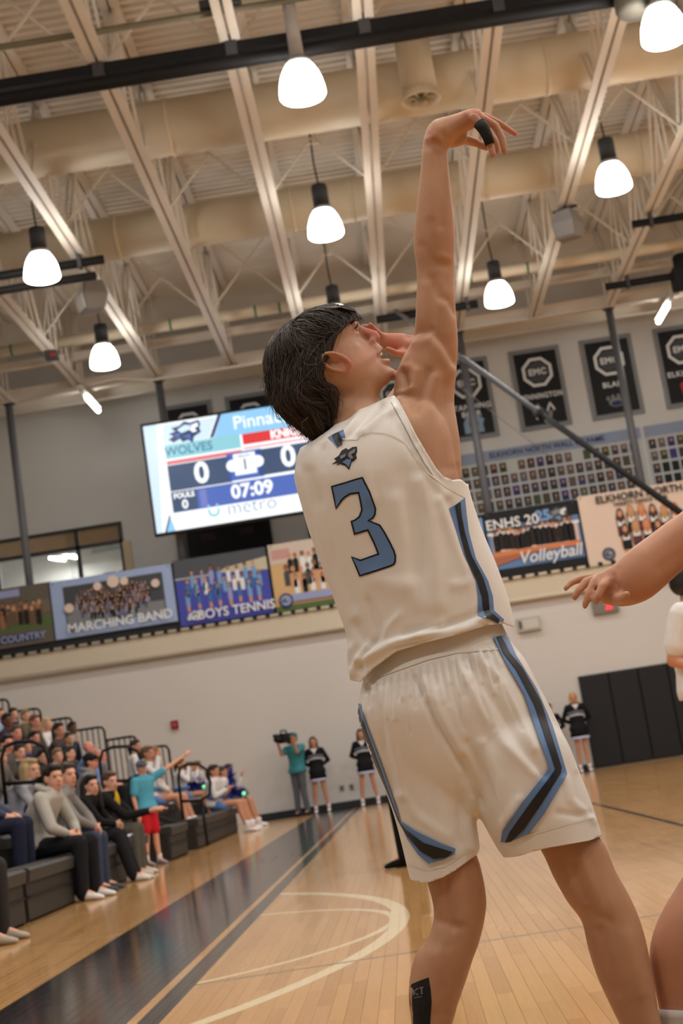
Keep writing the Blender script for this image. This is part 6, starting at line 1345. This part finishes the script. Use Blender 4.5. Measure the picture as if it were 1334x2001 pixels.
DH = lambda l, f_, z: HC + dB[0] * l + dB[1] * f_ + dB[2] * z
for c_, r_ in (((0, -.012, .025), (.074, .096, .088)), ((0, .022, -.04), (.062, .072, .082)), ((0, .05, -.092), (.036, .038, .03)), ((0, .098, -.03), (.013, .022, .024)), ((0, .08, .02), (.045, .02, .014)), ((.077, -.008, -.012), (.012, .022, .034)), ((-.077, -.008, -.012), (.012, .022, .034))): mb.ell(DH(*c_), r_, dB)
mb.caps(U(1595, 890, .12), DH(0, -.02, -.08), .062, .055)
dchain([(1690, 950, .12), (1752, 1160, .14), (1716, 1360, .02)], (52, 42, 28)); dchain([(1716, 1360, .02), (1706, 1420, .0)], (30, 36))
for j in range(4): dchain([(1690 + 12 * j, 1440, -.02 + .015 * j), (1684 + 11 * j, 1490, -.03 + .015 * j)], (9.5, 8))
dchain([(1694, 1400, -.03), (1674, 1440, -.06)], (12, 9))
raw = mb.build('defender_raw', DS); add_remesh(raw, .0045, 5, .5); V, N_, Fc = applied(raw); bpy.data.objects.remove(raw)
V = sculpt(V, N_, [([(1206, 1112), (1196, 1150)], 6, -2.2), ([(1170, 1122), (1160, 1142)], 5, 1.6), ([(1260, 1080), (1330, 1030)], 12, 1.6), ([(1290, 1110), (1340, 1075)], 10, -1.6), ([(1180, 1140), (1205, 1150)], 5, 1.4)])
dfd = tag(empty('person', (U(1500, 1500)[0], YP, 0)), 'defender at the right edge, only an outstretched arm and a shin in view', 'person'); DB = np.array(dfd.location)
from_arrays('body', V - DB, Fc, DS, dfd)
mb = MB(); limb(mb, dense([(1380, 1570, 1650, 1560, .05), (1385, 1440, 1650, 1420, .05), (1405, 1300, 1660, 1290, .07), (1425, 1120, 1690, 1100, .1), (1480, 985, 1702, 960, .12), (1522, 925, 1690, 915, .12), (1556, 896, 1640, 892, .12)], 3), .74, 32); V = np.array(mb.v); from_arrays('jersey', V - DB, mb.f, cloth((30, 30, 36)), dfd)
mb = MB(); limb(mb, dense([(1337, 1712, 1496, 1728, .02), (1342, 1640, 1500, 1660, .03), (1360, 1560, 1540, 1560, .05), (1380, 1470, 1650, 1450, .05)], 3), 1.0, 28); limb(mb, dense([(1440, 1660, 1620, 1650, .15), (1430, 1560, 1620, 1560, .08), (1400, 1480, 1640, 1460, .05)], 3), 1.0, 28); V = np.array(mb.v); o = from_arrays('shorts', V - DB, mb.f, cloth((30, 30, 36)), dfd)
mb = MB(); mb.ell(DH(0, -.022, .038), (.084, .100, .086), dB); mb.ell(DH(0, -.045, -.005), (.080, .074, .08), dB); mb.ell(DH(0, .05, .085), (.062, .04, .026), dB); o = from_arrays('hair', np.array(mb.v) - DB, mb.f, hairm((58, 44, 36)), dfd); add_remesh(o, .012, 3)
for s_ in (-1, 1):
    o = mesh_obj('eye', EYE_ME, dfd); o.location = DH(.031 * s_, .083, 0) - DB; o.scale = (.011, .011, .006)
o = mesh_obj('mouth', LIP_ME, dfd); o.location = DH(0, .086, -.073) - DB; o.scale = (.02, .02, .008)
mb = MB(); limb(mb, dense([(1283, 1972, 1362, 1976, .02), (1290, 2010, 1357, 2014, .02), (1296, 2050, 1356, 2055, .02)], 2), 1.0, 24); from_arrays('sock', np.array(mb.v) - DB, mb.f, cloth((205, 200, 192)), dfd)
for ax_, dd in ((1328, .02), (1520, .25)):
    c = U(ax_, 2090, dd); c[2] = 0; mb = MB(); R = [[(c - DB) + np.array((f_ * -.5 + sx * w * .85, f_ * .8 + sx * w * .5, z)) for sx, z in ((-1, .0), (1, .0), (.8, h_), (-.8, h_))] for f_, w, h_ in ((-.09, .03, .10), (-.05, .042, .13), (.03, .045, .12), (.10, .05, .08), (.17, .045, .06), (.21, .025, .04))]
    mb.rings(R); o = mb.build('shoe', cloth((120, 126, 140)), dfd, True); o.modifiers.new('round', 'SUBSURF').render_levels = 2
